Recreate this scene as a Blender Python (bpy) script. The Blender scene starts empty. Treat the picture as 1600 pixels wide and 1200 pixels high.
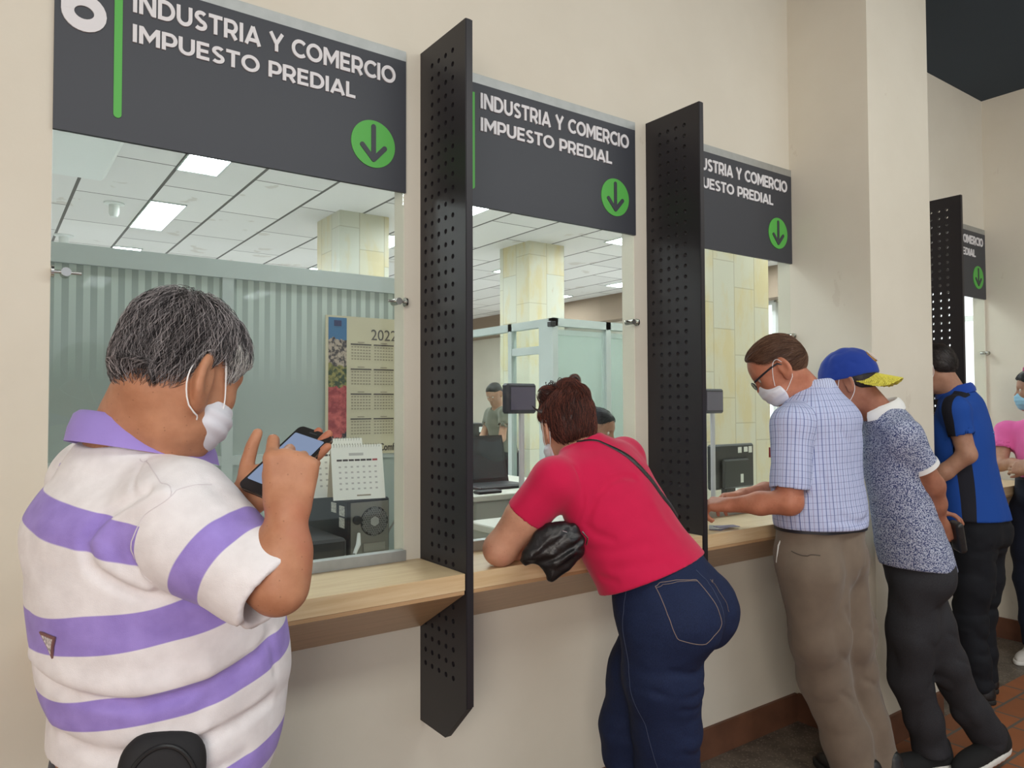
import bpy, math, random
import numpy as np
from mathutils import Vector, Matrix
random.seed(7); rng = np.random.default_rng(7)
C = bpy.context.scene.collection
SC = bpy.context.scene

# ------------------------------------------------------------------ camera, light, exposure
cam_d = bpy.data.cameras.new('camera'); cam = bpy.data.objects.new('camera', cam_d); C.objects.link(cam)
SC.camera = cam
cam_d.sensor_width = 36; cam_d.lens = 36 * 1152.6 / 1600; cam_d.clip_start = .05; cam_d.clip_end = 100
cam.location = (0, -2.029, 1.45)
_F = Vector((.58316657, .81186114, .02825312)); _R = Vector((.81223604, -.5833193, -.00334969)); _U = _R.cross(_F)
cam.matrix_world = Matrix(((_R.x, _U.x, -_F.x, 0), (_R.y, _U.y, -_F.y, -2.029), (_R.z, _U.z, -_F.z, 1.45), (0, 0, 0, 1)))
SC.view_settings.view_transform = 'Standard'; SC.view_settings.look = 'None'
SC.view_settings.gamma = 1; SC.view_settings.use_curve_mapping = False
SC.view_settings.exposure = 0.40
W = bpy.data.worlds.new('world'); SC.world = W; W.use_nodes = True
W.node_tree.nodes['Background'].inputs[0].default_value = (.83, .90, 1.0, 1)
W.node_tree.nodes['Background'].inputs[1].default_value = .74

def area(name, loc, target, sx, sy, power, col):
    d = bpy.data.lights.new(name, 'AREA'); d.shape = 'RECTANGLE'; d.size = sx; d.size_y = sy; d.energy = power; d.color = col
    o = bpy.data.objects.new(name, d); C.objects.link(o); o.location = loc
    o.rotation_euler = (Vector(target) - Vector(loc)).to_track_quat('-Z', 'Y').to_euler()
    return o
area('daylight_entrance', (-2.6, -4.6, 2.2), (1.2, 0, 1.4), 2.6, 2.2, 124, (1.0, .91, .83))
area('hall_lamp_strip', (2.2, -2.3, 3.32), (2.2, -.9, 0.6), 5.0, .8, 64, (.95, .98, .94))

# ------------------------------------------------------------------ helpers
def lin(c):
    return tuple(((v / 255) / 12.92 if v / 255 <= .04045 else ((v / 255 + .055) / 1.055) ** 2.4) for v in c) + (1,)

class NT:
    def __init__(s, name):
        s.m = bpy.data.materials.new(name); s.m.use_nodes = True; s.t = s.m.node_tree
        s.b = s.t.nodes['Principled BSDF']; s.out = s.t.nodes['Material Output']
    def n(s, typ, **k):
        o = s.t.nodes.new(typ)
        for a, v in k.items():
            if a.startswith('i_'):
                o.inputs[int(a[2:])].default_value = v
            else: setattr(o, a, v)
        return o
    def l(s, a, b): s.t.links.new(a, b)
    def math(s, op, a, b=None, c=None):
        o = s.n('ShaderNodeMath', operation=op)
        for i, v in enumerate((a, b, c)):
            if v is None: continue
            if isinstance(v, (int, float)): o.inputs[i].default_value = v
            else: s.l(v, o.inputs[i])
        return o.outputs[0]
    def mix(s, f, a, b):
        o = s.n('ShaderNodeMix', data_type='RGBA')
        for i, v in ((0, f), (6, a), (7, b)):
            if isinstance(v, (int, float, tuple)): o.inputs[i].default_value = v
            else: s.l(v, o.inputs[i])
        return o.outputs[2]
    def obj(s): return s.n('ShaderNodeTexCoord').outputs['Object']
    def geo(s): return s.n('ShaderNodeNewGeometry').outputs['Position']
    def noise(s, vec, scale, detail=3, rough=.5):
        o = s.n('ShaderNodeTexNoise'); o.inputs['Scale'].default_value = scale; o.inputs['Detail'].default_value = detail
        o.inputs['Roughness'].default_value = rough; s.l(vec, o.inputs['Vector']); return o.outputs[0]
    def scale(s, vec, sc, rot=(0, 0, 0)):
        o = s.n('ShaderNodeMapping'); o.inputs['Scale'].default_value = sc; o.inputs['Rotation'].default_value = rot; s.l(vec, o.inputs[0]); return o.outputs[0]
    def ramp(s, f, a, b, lo, hi):
        o = s.n('ShaderNodeMapRange'); s.l(f, o.inputs[0]); o.inputs[1].default_value = lo; o.inputs[2].default_value = hi
        return s.mix(o.outputs[0], a, b)
    def bump(s, h, strength=.3, dist=.01):
        o = s.n('ShaderNodeBump'); o.inputs['Strength'].default_value = strength; o.inputs['Distance'].default_value = dist
        s.l(h, o.inputs['Height']); s.l(o.outputs[0], s.b.inputs['Normal'])
    def attr(s, name): return s.n('ShaderNodeAttribute', attribute_name=name)
    def set(s, rough=.5, metal=0, spec=None, col=None):
        s.b.inputs['Roughness'].default_value = rough; s.b.inputs['Metallic'].default_value = metal
        if spec is not None: s.b.inputs['Specular IOR Level'].default_value = spec
        if col is not None:
            if isinstance(col, tuple): s.b.inputs['Base Color'].default_value = col
            else: s.l(col, s.b.inputs['Base Color'])
        return s.m

MATS = {}
def mat(name, col, rough=.5, metal=0, var=.0, vs=6, bump=0, bs=80, spec=None, stretch=(1, 1, 1), bd=.002):
    if name in MATS: return MATS[name]
    t = NT(name); c = lin(col)
    v = t.scale(t.obj(), stretch)
    if var:
        dk = tuple(x * (1 - var) for x in c[:3]) + (1,); lt = tuple(min(1, x * (1 + var * .5)) for x in c[:3]) + (1,)
        cc = t.ramp(t.noise(v, vs, 5), dk, lt, .3, .7)
    else: cc = c
    if bump: t.bump(t.noise(v, bs, 4), bump, bd)
    MATS[name] = t.set(rough, metal, spec, cc); return MATS[name]

def emit(name, col, s):
    t = NT(name); t.set(.5, 0, .2, (0, 0, 0, 1)); t.b.inputs['Emission Color'].default_value = lin(col); t.b.inputs['Emission Strength'].default_value = s
    return t.m

def link(name, me, m=None, parent=None, smooth=False):
    if m is not None:
        for x in (m if isinstance(m, (list, tuple)) else [m]): me.materials.append(x)
    o = bpy.data.objects.new(name, me); C.objects.link(o)
    if parent is not None: o.parent = parent
    if smooth: me.polygons.foreach_set('use_smooth', [True] * len(me.polygons))
    return o
def tag(o, label=None, cat=None, group=None, kind=None):
    if label: o['label'] = label
    if cat: o['category'] = cat
    if group: o['group'] = group
    if kind: o['kind'] = kind
    return o
def empty(name, loc, rz=0, **k):
    o = bpy.data.objects.new(name, None); C.objects.link(o); o.location = loc; o.rotation_euler = (0, 0, rz); o.empty_display_size = .1
    bpy.context.view_layer.update()
    return tag(o, **k)

class MB:
    """collects simple solids into one mesh"""
    def __init__(s): s.v = []; s.f = []; s.mi = []; s.cur = 0
    def add(s, vs, fs):
        n = len(s.v); s.v += [tuple(p) for p in vs]; s.f += [tuple(i + n for i in f) for f in fs]; s.mi += [s.cur] * len(fs); return s
    def box(s, x0, x1, y0, y1, z0, z1, b=0):
        if b:
            return s.rbox(x0, x1, y0, y1, z0, z1, b)
        return s.add([(x, y, z) for x in (x0, x1) for y in (y0, y1) for z in (z0, z1)],
                     [(0, 1, 3, 2), (4, 6, 7, 5), (0, 4, 5, 1), (2, 3, 7, 6), (0, 2, 6, 4), (1, 5, 7, 3)])
    def rbox(s, x0, x1, y0, y1, z0, z1, b):
        vs = []; 
        c = [(x0, x1), (y0, y1), (z0, z1)]
        idx = {}
        for i in range(8):
            g = [(i >> k) & 1 for k in range(3)]
            for ax in range(3):
                p = []
                for k in range(3):
                    e = c[k][g[k]]
                    if k != ax: e += b if g[k] == 0 else -b
                    p.append(e)
                idx[(i, ax)] = len(vs); vs.append(p)
        fs = []
        for ax in range(3):
            u, w = [k for k in range(3) if k != ax]
            for sd in (0, 1):
                q = [(0, 0), (1, 0), (1, 1), (0, 1)]
                f = [idx[((sd << ax) | (a << u) | (d << w), ax)] for a, d in q]
                fs.append(f)
        for ax in range(3):       # edges along ax
            u, w = [k for k in range(3) if k != ax]
            for a in (0, 1):
                for d in (0, 1):
                    i0 = (a << u) | (d << w); i1 = i0 | (1 << ax)
                    fs.append([idx[(i0, u)], idx[(i0, w)], idx[(i1, w)], idx[(i1, u)]])
        for i in range(8): fs.append([idx[(i, 0)], idx[(i, 1)], idx[(i, 2)]])
        # orient outward
        cen = np.array([(x0 + x1) / 2, (y0 + y1) / 2, (z0 + z1) / 2]); V = np.array(vs); out = []
        for f in fs:
            p = V[f]; n = np.cross(p[1] - p[0], p[2] - p[0]); out.append(f if n @ (p.mean(0) - cen) > 0 else f[::-1])
        return s.add(vs, out)
    def prism(s, poly, ax, a0, a1):
        """poly: 2D points in the two other axes (cyclic order), extruded along ax"""
        n = len(poly); vs = []
        for a in (a0, a1):
            for p in poly:
                q = list(p); q.insert(ax, a); vs.append(q)
        fs = [tuple(range(n))[::-1], tuple(range(n, 2 * n))] + [(i, (i + 1) % n, n + (i + 1) % n, n + i) for i in range(n)]
        return s.add(vs, fs)
    def tube(s, pts, r, n=8, cap=True, flat=1.0, up=None):
        P = np.array(pts, float); k = len(P); R_ = np.broadcast_to(np.array(r, float), (k,)) if np.ndim(r) == 0 else np.array(r, float)
        T = np.gradient(P, axis=0); T /= np.linalg.norm(T, axis=1)[:, None] + 1e-12
        a = np.array(up if up is not None else ((0, 0, 1) if abs(T[0][2]) < .9 else (1, 0, 0)), float); vs = []
        for i in range(k):
            a = a - T[i] * (a @ T[i]); a /= np.linalg.norm(a) + 1e-12; b = np.cross(T[i], a)
            for j in range(n):
                t = 2 * math.pi * j / n; vs.append(P[i] + R_[i] * (math.cos(t) * a * flat + math.sin(t) * b))
        fs = [(i * n + j, i * n + (j + 1) % n, (i + 1) * n + (j + 1) % n, (i + 1) * n + j) for i in range(k - 1) for j in range(n)]
        if cap: fs += [tuple(range(n))[::-1], tuple((k - 1) * n + j for j in range(n))]
        return s.add(vs, fs)
    def cyl(s, a, b, r, n=16, r2=None): return s.tube([a, b], [r, r if r2 is None else r2], n)
    def lathe(s, prof, c, ax=2, n=24):
        vs = []
        for (r, h) in prof:
            for j in range(n):
                t = 2 * math.pi * j / n; p = [r * math.cos(t), r * math.sin(t)]; p.insert(ax, h); vs.append([c[i] + p[i] for i in range(3)])
        k = len(prof)
        fs = [(i * n + j, i * n + (j + 1) % n, (i + 1) * n + (j + 1) % n, (i + 1) * n + j) for i in range(k - 1) for j in range(n)]
        fs += [tuple(range(n))[::-1], tuple((k - 1) * n + j for j in range(n))]
        return s.add(vs, fs)
    def build(s, name, m=None, parent=None, smooth=False, **k):
        me = bpy.data.meshes.new(name); me.from_pydata(s.v, [], s.f); 
        o = link(name, me, m, None, smooth)
        if max(s.mi, default=0): me.polygons.foreach_set('material_index', s.mi)
        import bmesh
        bm = bmesh.new(); bm.from_mesh(me); bmesh.ops.recalc_face_normals(bm, faces=bm.faces[:]); bm.to_mesh(me); bm.free()
        if parent is not None: attach(o, parent)
        if smooth: autosmooth(o)
        return tag(o, **k)
def attach(o, parent):
    o.parent = parent; o.matrix_parent_inverse = world(parent).inverted()
    return o
def world(o):
    m = Matrix.LocRotScale(o.location, o.rotation_euler, o.scale)
    return world(o.parent) @ o.matrix_parent_inverse @ m if o.parent else m
def autosmooth(o, ang=.7):
    me = o.data; 
    import bmesh
    bm = bmesh.new(); bm.from_mesh(me)
    for e in bm.edges:
        e.smooth = not (len(e.link_faces) == 2 and e.calc_face_angle(0) > ang)
    bm.to_mesh(me); bm.free()
def copy_tree(o, parent=None):
    c = o.copy(); C.objects.link(c)
    if parent is not None: c.parent = parent; c.matrix_parent_inverse = o.matrix_parent_inverse.copy()
    for ch in [x for x in bpy.data.objects if x.parent == o]: copy_tree(ch, c)
    return c
def text(s_, name, x0, x1, z0, z1, y, m, parent, off=.02, ext=.002, ln=None):
    """lettering standing upright in the XZ plane facing -Y, fitted to a box"""
    d = bpy.data.curves.new(name, 'FONT'); d.body = s_; d.offset = off; d.extrude = ext; d.resolution_u = 4
    tmp = bpy.data.objects.new(name, d); C.objects.link(tmp); bpy.context.view_layer.update()
    me = bpy.data.meshes.new_from_object(tmp.evaluated_get(bpy.context.evaluated_depsgraph_get()))
    bpy.data.objects.remove(tmp)
    n = len(me.vertices); co = np.zeros(n * 3); me.vertices.foreach_get('co', co); co = co.reshape(-1, 3)
    a, b = co.min(0), co.max(0)
    q = np.empty_like(co)
    q[:, 0] = x0 + (co[:, 0] - a[0]) / (b[0] - a[0]) * (x1 - x0)
    q[:, 2] = z0 + (co[:, 1] - a[1]) / (b[1] - a[1]) * (z1 - z0)
    q[:, 1] = y - co[:, 2]
    me.vertices.foreach_set('co', q.ravel()); me.update()
    o = link(name, me, m)
    if parent is not None: attach(o, parent)
    return o
# ------------------------------------------------------------------ the setting
ZC = 3.374
def m_wall():
    t = NT('cream_wall_paint'); p = t.geo()
    c = t.ramp(t.noise(p, 1.3, 5, .6), lin((214, 207, 191)), lin((224, 218, 203)), .3, .7)
    sm = t.noise(t.scale(p, (1, 1, .5)), 7, 6, .65)
    c = t.mix(t.math('MULTIPLY', t.math('GREATER_THAN', sm, .68), .25), c, lin((196, 184, 166)))
    t.bump(t.noise(p, 60, 3), .08, .004); return t.set(.75, 0, .2, c)
MW = m_wall()
def m_ceiling():
    t = NT('ceiling_tiles'); p = t.n('ShaderNodeSeparateXYZ'); g = t.geo(); t.l(g, p.inputs[0])
    # grid of .61 x 1.22 m tiles, alternate columns shifted by half a tile
    x = t.math('DIVIDE', t.math('SUBTRACT', p.outputs[0], 1.25), .61); col = t.math('FLOOR', x); fx = t.math('FRACT', x)
    sh = t.math('MULTIPLY', t.math('MODULO', t.math('ADD', col, 20), 2), .5)
    y = t.math('ADD', t.math('DIVIDE', t.math('SUBTRACT', p.outputs[1], 4.92), 1.22), sh); fy = t.math('FRACT', y)
    ex = t.math('GREATER_THAN', t.math('ABSOLUTE', t.math('SUBTRACT', fx, .5)), .478)
    ey = t.math('GREATER_THAN', t.math('ABSOLUTE', t.math('SUBTRACT', fy, .5)), .4935)
    e = t.math('MAXIMUM', ex, ey)
    w = t.n('ShaderNodeTexWhiteNoise', noise_dimensions='2D'); cv = t.n('ShaderNodeCombineXYZ'); t.l(col, cv.inputs[0]); t.l(t.math('FLOOR', y), cv.inputs[1]); t.l(cv.outputs[0], w.inputs[0])
    c = t.mix(w.outputs[0], lin((216, 213, 209)), lin((230, 227, 223)))
    c = t.mix(t.math('MULTIPLY', t.math('GREATER_THAN', t.noise(g, 2.5, 5), .66), .3), c, lin((176, 160, 140)))
    c = t.mix(e, c, lin((112, 108, 104)))
    return t.set(.9, 0, .1, c)
def m_marble():
    t = NT('stained_marble_cladding'); g = t.geo(); p = t.n('ShaderNodeSeparateXYZ'); t.l(g, p.inputs[0])
    h = t.math('ADD', t.math('MULTIPLY', p.outputs[0], 3.7), t.math('MULTIPLY', p.outputs[1], 3.7))
    v = t.math('ADD', t.math('MULTIPLY', p.outputs[2], 1.75), t.math('MULTIPLY', t.math('MODULO', t.math('FLOOR', h), 3), .37))
    cv = t.n('ShaderNodeCombineXYZ'); t.l(t.math('FLOOR', h), cv.inputs[0]); t.l(t.math('FLOOR', v), cv.inputs[1])
    w = t.n('ShaderNodeTexWhiteNoise', noise_dimensions='2D'); t.l(cv.outputs[0], w.inputs[0])
    base = t.mix(w.outputs[0], lin((204, 204, 190)), lin((208, 202, 176)))
    st = t.noise(t.scale(g, (3, 3, 1.2)), 1.8, 6, .6)
    st2 = t.math('ADD', st, t.math('MULTIPLY', t.math('SUBTRACT', w.outputs[0], .5), .16))
    base = t.ramp(st2, base, lin((208, 194, 152)), .50, .66)
    base = t.ramp(t.noise(t.scale(g, (5, 5, 1.2)), 3.2, 7, .7), base, lin((170, 138, 90)), .66, .80)
    e = t.math('MAXIMUM', t.math('GREATER_THAN', t.math('ABSOLUTE', t.math('SUBTRACT', t.math('FRACT', h), .5)), .48),
               t.math('GREATER_THAN', t.math('ABSOLUTE', t.math('SUBTRACT', t.math('FRACT', v), .5)), .492))
    return t.set(.35, 0, .4, t.mix(t.math('MULTIPLY', e, .4), base, lin((140, 130, 104))))
def m_granite():
    t = NT('speckled_granite_strip'); g = t.geo()
    a = t.ramp(t.noise(g, 9, 5, .6), lin((84, 76, 68)), lin((122, 112, 100)), .35, .65)
    v = t.n('ShaderNodeTexVoronoi'); v.inputs['Scale'].default_value = 75; t.l(g, v.inputs['Vector'])
    a = t.mix(t.math('MULTIPLY', t.math('LESS_THAN', v.outputs[0], .27), .45), a, lin((176, 164, 150)))
    return t.set(.45, 0, .4, a)
def m_terracotta():
    t = NT('terracotta_floor_tiles'); g = t.geo(); p = t.n('ShaderNodeSeparateXYZ'); t.l(g, p.inputs[0])
    v = t.math('DIVIDE', t.math('ADD', p.outputs[1], .36), .125); row = t.math('FLOOR', v)
    u = t.math('ADD', t.math('DIVIDE', p.outputs[0], .26), t.math('MULTIPLY', t.math('MODULO', t.math('ADD', row, 400), 2), .5))
    cv = t.n('ShaderNodeCombineXYZ'); t.l(t.math('FLOOR', u), cv.inputs[0]); t.l(row, cv.inputs[1])
    w = t.n('ShaderNodeTexWhiteNoise', noise_dimensions='2D'); t.l(cv.outputs[0], w.inputs[0])
    c = t.ramp(w.outputs[0], lin((110, 76, 56)), lin((176, 108, 68)), .2, .7)
    c = t.mix(t.math('MULTIPLY', t.math('LESS_THAN', w.outputs[0], .3), .8), c, lin((92, 76, 62)))
    c = t.mix(t.math('MULTIPLY', t.noise(g, 14, 5), .35), c, lin((90, 62, 46)))
    e = t.math('MAXIMUM', t.math('GREATER_THAN', t.math('ABSOLUTE', t.math('SUBTRACT', t.math('FRACT', u), .5)), .475),
               t.math('GREATER_THAN', t.math('ABSOLUTE', t.math('SUBTRACT', t.math('FRACT', v), .5)), .45))
    c = t.mix(e, c, lin((104, 98, 90))); return t.set(.5, 0, .4, c)
def m_wood(name, a, b, rot=(0, 0, 0)):
    t = NT(name); g = t.scale(t.geo(), (1.4, 22, 22), rot)
    c = t.ramp(t.noise(g, 3.2, 6, .6), lin(a), lin(b), .32, .68)
    c = t.mix(t.math('MULTIPLY', t.noise(t.scale(g, (3, 9, 9)), 3, 3), .18), c, lin((186, 150, 104)))
    return t.set(.33, 0, .45, c)
M_WOOD = m_wood('light_oak_laminate', (212, 182, 138), (228, 204, 164)); M_WOOD2 = m_wood('oak_laminate_shaded', (176, 140, 102), (194, 158, 118))  # second oak is the same laminate, its colour darkened for underside shade
M_BASE = mat('brown_clay_skirting', (112, 74, 54), .6, var=.3, vs=7)
M_NAVY = mat('dark_blue_ceiling_paint', (50, 64, 78), .8, var=.04, vs=1)
M_ALU = mat('brushed_aluminium', (176, 178, 176), .4, .6, var=.08, vs=30)
M_WHITEFR = mat('pale_grey_frame', (192, 200, 196), .5, var=.03)
M_CHROME = mat('polished_steel', (190, 188, 182), .25, 1)
M_BLACKMETAL = mat('black_powder_coat', (40, 37, 41), .42, .15, spec=.5, bump=.15, bs=900, bd=.0004)
M_SIGN = mat('charcoal_sign_panel', (58, 60, 67), .48, spec=.5)
M_LETTER = mat('white_raised_lettering', (224, 222, 224), .6)
M_GREEN = mat('bright_green_vinyl', (86, 176, 74), .5)
M_BLACKP = mat('black_plastic', (26, 27, 29), .42, bump=.05, bs=600)
M_DKGREY = mat('dark_grey_plastic', (58, 60, 62), .5)
M_WHITEP = mat('white_plastic', (222, 224, 220), .5)
M_PAPER = mat('white_paper', (236, 235, 230), .8)
M_CREAMP = mat('cream_wall_stile', (226, 216, 196), .6)

def struct(mb, name, m, **k): return mb.build(name, m, None, kind='structure', **k)
# front wall with four window openings
WIN = [(.126, 1.051), (1.148, 2.042), (2.150, 3.064), (4.232, 5.135)]
Z0, Z1, T = .985, 2.545, .068
b = MB(); xs = [-3.2] + [v for w in WIN for v in w] + [9.2]
b.box(-3.2, 9.2, 0, T, 0, Z0); b.box(-3.2, 9.2, 0, T, Z1, ZC)
for i in range(0, len(xs), 2): b.box(xs[i], xs[i + 1], 0, T, Z0, Z1)
struct(b, 'wall_front', MW)
PX0, PX1, PY = 3.064, 3.60, -.382
b = MB().box(PX0, PX1, PY, 0, 0, ZC); struct(b, 'trim_1', MW, label='square cream pillar standing forward of the wall after the third window')
struct(MB().box(5.15, 5.27, -7, 0, 0, ZC), 'wall_right', MW)
struct(MB().box(-3.2, 5.27, -7, T, ZC, ZC + .1), 'ceiling', M_NAVY)
struct(MB().box(-3.2, 5.27, -7, -.385, -.1, 0), 'floor', m_terracotta())
struct(MB().box(-3.2, 5.27, -.385, .0, -.1, 0), 'trim_2', m_granite(), label='speckled granite strip along the foot of the wall')
b = MB()
b.box(-3.2, PX0 - .014, -.014, 0, 0, .125); struct(b, 'baseboard_front', M_BASE)
b = MB(); b.box(PX0 - .014, PX0, PY - .014, -.014, 0, .125); b.box(PX0 - .014, PX1 + .014, PY - .014, PY, 0, .125); b.box(PX1, PX1 + .014, PY, 0, 0, .125)
struct(b, 'trim_3', M_BASE, label='brown clay skirting wrapped round the pillar foot')
struct(MB().box(PX1 + .014, 5.136, -.014, 0, 0, .125), 'baseboard_rear', M_BASE)
struct(MB().box(5.136, 5.15, -7, 0, 0, .125), 'baseboard_right', M_BASE)

# office room behind the wall
M_ROOMFLOOR = mat('office_floor', (200, 200, 200), .5, var=.1)
struct(MB().box(-3.2, 9.2, T, 13, -.1, 0), 'floor_office', M_ROOMFLOOR)
struct(MB().box(-3.2, 9.2, T, 13, ZC, ZC + .1), 'ceiling_office', m_ceiling())
struct(MB().box(-3.3, -3.2, -7, 13, 0, ZC), 'wall_left', MW)
M_OFFW = mat('office_wall_paint', (212, 206, 194), .8, var=.06, vs=2)
b = MB()
b.box(-3.2, 9.3, 12.9, 13, 0, 1.1); b.box(-3.2, 9.3, 12.9, 13, 2.5, ZC); b.box(-3.2, 5.2, 12.9, 13, 1.1, 2.5); b.box(8.6, 9.3, 12.9, 13, 1.1, 2.5)
struct(b, 'wall_back', M_OFFW)
b = MB(); b.box(9.2, 9.3, T, 13, 0, 1.0); b.box(9.2, 9.3, T, 13, 2.9, ZC)
for y0, y1 in ((T, 1.0), (3.6, 4.3), (6.9, 13)): b.box(9.2, 9.3, y0, y1, 1.0, 2.9)
struct(b, 'wall_far_right', M_OFFW)
struct(MB().box(8.9, 9.2, T, 12.9, 2.93, ZC), 'trim_4', mat('brown_beam', (140, 122, 104), .8), label='brown beam along the office ceiling above the far windows')
struct(MB().box(5.0, 9.2, 12.5, 12.9, 2.85, ZC), 'trim_5', MATS['brown_beam'], label='brown beam across the back of the office')
M_FRAMEW = mat('window_frame_white', (206, 208, 204), .5)
M_GLOW = emit('bright_daylight_pane', (246, 250, 255), 1.5)
n = 0
for y0, y1 in ((1.0, 3.6), (4.3, 6.9)):
    n += 1; b = MB(); yy = np.linspace(y0, y1, 4)
    for y in yy: b.box(9.14, 9.2, y - .03, y + .03, 1.0, 2.9)
    for z in (1.0, 1.62, 2.42, 2.9): b.box(9.15, 9.2, y0, y1, z - .03, z + .03)
    w = struct(b, 'window_%d' % n, M_FRAMEW); MB().box(9.21, 9.22, y0, y1, 1.0, 2.9).build('pane', M_GLOW, w)
n += 1; b = MB()
for x in (5.2, 6.33, 7.46, 8.6): b.box(x - .03, x + .03, 12.86, 12.92, 1.1, 2.5)
for z in (1.1, 1.62, 2.5): b.box(5.2, 8.6, 12.86, 12.92, z - .03, z + .03)
w = struct(b, 'window_%d' % n, M_FRAMEW); MB().box(5.2, 8.6, 12.93, 12.94, 1.1, 2.5).build('pane', emit('warm_daylight_pane', (255, 226, 200), .9), w)

# marble clad columns
MM = m_marble()
for i, (x0, x1, y0, y1, l) in enumerate(((2.83, 3.36, 4.80, 5.4, 'marble clad column with yellow stains seen above the calendar partition'), (5.18, 5.71, 4.83, 5.43, 'marble clad column behind the glass cubicle in the second window'), (4.73, 5.6, 1.9, 2.7, 'broad yellowed marble pier behind the third window'))):
    struct(MB().box(x0, x1, y0, y1, 0, ZC), 'trim_%d' % (6 + i), MM, label=l)

# ceiling lights
M_LAMP = emit('fluorescent_diffuser', (240, 250, 255), 24)
cl = None
for x in (-1.0, 1.41, 3.85, 6.1, 8.3):
    for y in (1.5, 3.75, 6.1, 8.5, 10.9):
        if x > 8 and y > 10: continue
        if cl is None:
            cl = empty('ceiling_light', (0, 0, ZC), label='recessed fluorescent panel in the office ceiling', cat='ceiling light', group='fluorescent panels of the office ceiling')
            b = MB()
            for a in ((-.16, -.15, -.62, .62), (.15, .16, -.62, .62), (-.16, .16, -.62, -.605), (-.16, .16, .605, .62)): b.box(a[0], a[1], a[2], a[3], ZC - .012, ZC)
            b.build('light_frame', M_WHITEFR, cl); MB().box(-.15, .15, -.605, .605, ZC - .008, ZC - .002).build('diffuser', M_LAMP, cl)
            b = MB()
            for s in (-.052, .052): b.box(s - .001, s + .001, -.605, .605, ZC - .012, ZC - .008)
            for k in range(9): b.box(-.15, .15, -.561 + k * .14, -.559 + k * .14, ZC - .0125, ZC - .008)
            b.build('louvre', M_CHROME, cl)
            o = cl
        else: o = copy_tree(cl)
        o.location = (x, y, ZC)
        row = {1.5: 'nearest', 3.75: 'second', 6.1: 'third', 8.5: 'fourth', 10.9: 'farthest'}[y]; colm = {-1.0: 'far left', 1.41: 'left', 3.85: 'middle', 6.1: 'right', 8.3: 'far right'}[x]
        o['label'] = 'recessed fluorescent panel, %s row from the counter in the %s line' % (row, colm)

for (x, y, s, l) in ((.99, 5.8, 1, 'small white ceiling detector beside the bright light panel'), (.72, 7.6, 1.1, 'white ceiling detector low at the left edge of the first window')):
    t = empty('ceiling_detector', (x, y, ZC), label=l, cat='detector')
    MB().lathe([(.09 * s, 0), (.088 * s, -.012), (.06 * s, -.02)], (x, y, ZC)).build('base_plate', M_WHITEP, t, smooth=True)
    MB().lathe([(.045 * s, -.018), (.045 * s, -.10), (.03 * s, -.13), (.01, -.132)], (x, y, ZC)).build('sensor_body', M_WHITEP, t, smooth=True)
t = empty('air_conditioner', (.42, 4.2, ZC), label='flat white ceiling cassette of an air conditioner above the first window', cat='air conditioner')
MB().rbox(0.02, .80, 3.5, 4.86, ZC - .07, ZC - .001, .03).build('casing', M_WHITEP, t)
b = MB()
for k in range(2): b.box(.1 + k * .04, .115 + k * .04, 3.6, 4.75, ZC - .074, ZC - .068)
b.build('air_slot', M_DKGREY, t)
# ------------------------------------------------------------------ glazing, signs, standoffs, counters, dividers
def m_glass():
    t = NT('clear_glass'); t.t.nodes.remove(t.b)
    tr = t.n('ShaderNodeBsdfTransparent'); tr.inputs[0].default_value = (.955, .975, .962, 1)
    gl = t.n('ShaderNodeBsdfGlossy'); gl.inputs['Roughness'].default_value = .02
    lw = t.n('ShaderNodeLayerWeight'); lw.inputs[0].default_value = .5
    fr = t.math('ADD', t.math('MULTIPLY', t.math('POWER', lw.outputs[1], 5), .5), .022)
    mx = t.n('ShaderNodeMixShader'); t.l(fr, mx.inputs[0]); t.l(tr.outputs[0], mx.inputs[1]); t.l(gl.outputs[0], mx.inputs[2])
    t.l(mx.outputs[0], t.out.inputs[0]); return t.m
M_GLASS = m_glass()
WN = ['first', 'second', 'third', 'fourth']
for i, (x0, x1) in enumerate(WIN):
    g = empty('glass_screen', ((x0 + x1) / 2, .006, 1.0), label='clear glass service screen of the %s window with aluminium channels' % WN[i], cat='glass screen', group='glass screens of the service windows')
    MB().box(x0 + .002, x1 - .002, .002, .008, 1.005, 2.515).build('glass_pane', M_GLASS, g)
    MB().box(x0, x1, -.012, .022, .9786, 1.010).build('bottom_channel', M_ALU, g)
    MB().box(x0, x1, -.010, .022, 2.512, 2.543).build('top_channel', M_ALU, g)
    for sx, xx in ((1, x0), (-1, x1)):
        lab = ('%s steel glass clamp of the %s window' % ('left' if sx > 0 else 'right', WN[i]))
        t = empty('glass_clamp', (xx, .02, 1.765), label='small steel rod clamp at the %s edge of the %s window' % ('left' if sx > 0 else 'right', WN[i]), cat='glass clamp', group='steel clamps holding the glass')
        MB().cyl((xx, -.014, 1.765), (xx + sx * .006, -.014, 1.765), .014).build('wall_flange', M_CHROME, t, smooth=True)
        MB().cyl((xx, -.014, 1.765), (xx + sx * .062, -.014, 1.765), .0042, 10).build('rod', M_CHROME, t, smooth=True)
        b = MB().cyl((xx + sx * .030, -.026, 1.765), (xx + sx * .030, .016, 1.765), .0105, 16); b.cyl((xx + sx * .022, -.014, 1.765), (xx + sx * .038, -.014, 1.765), .0085, 12)
        b.build('clamp_head', M_CHROME, t, smooth=True)

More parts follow.
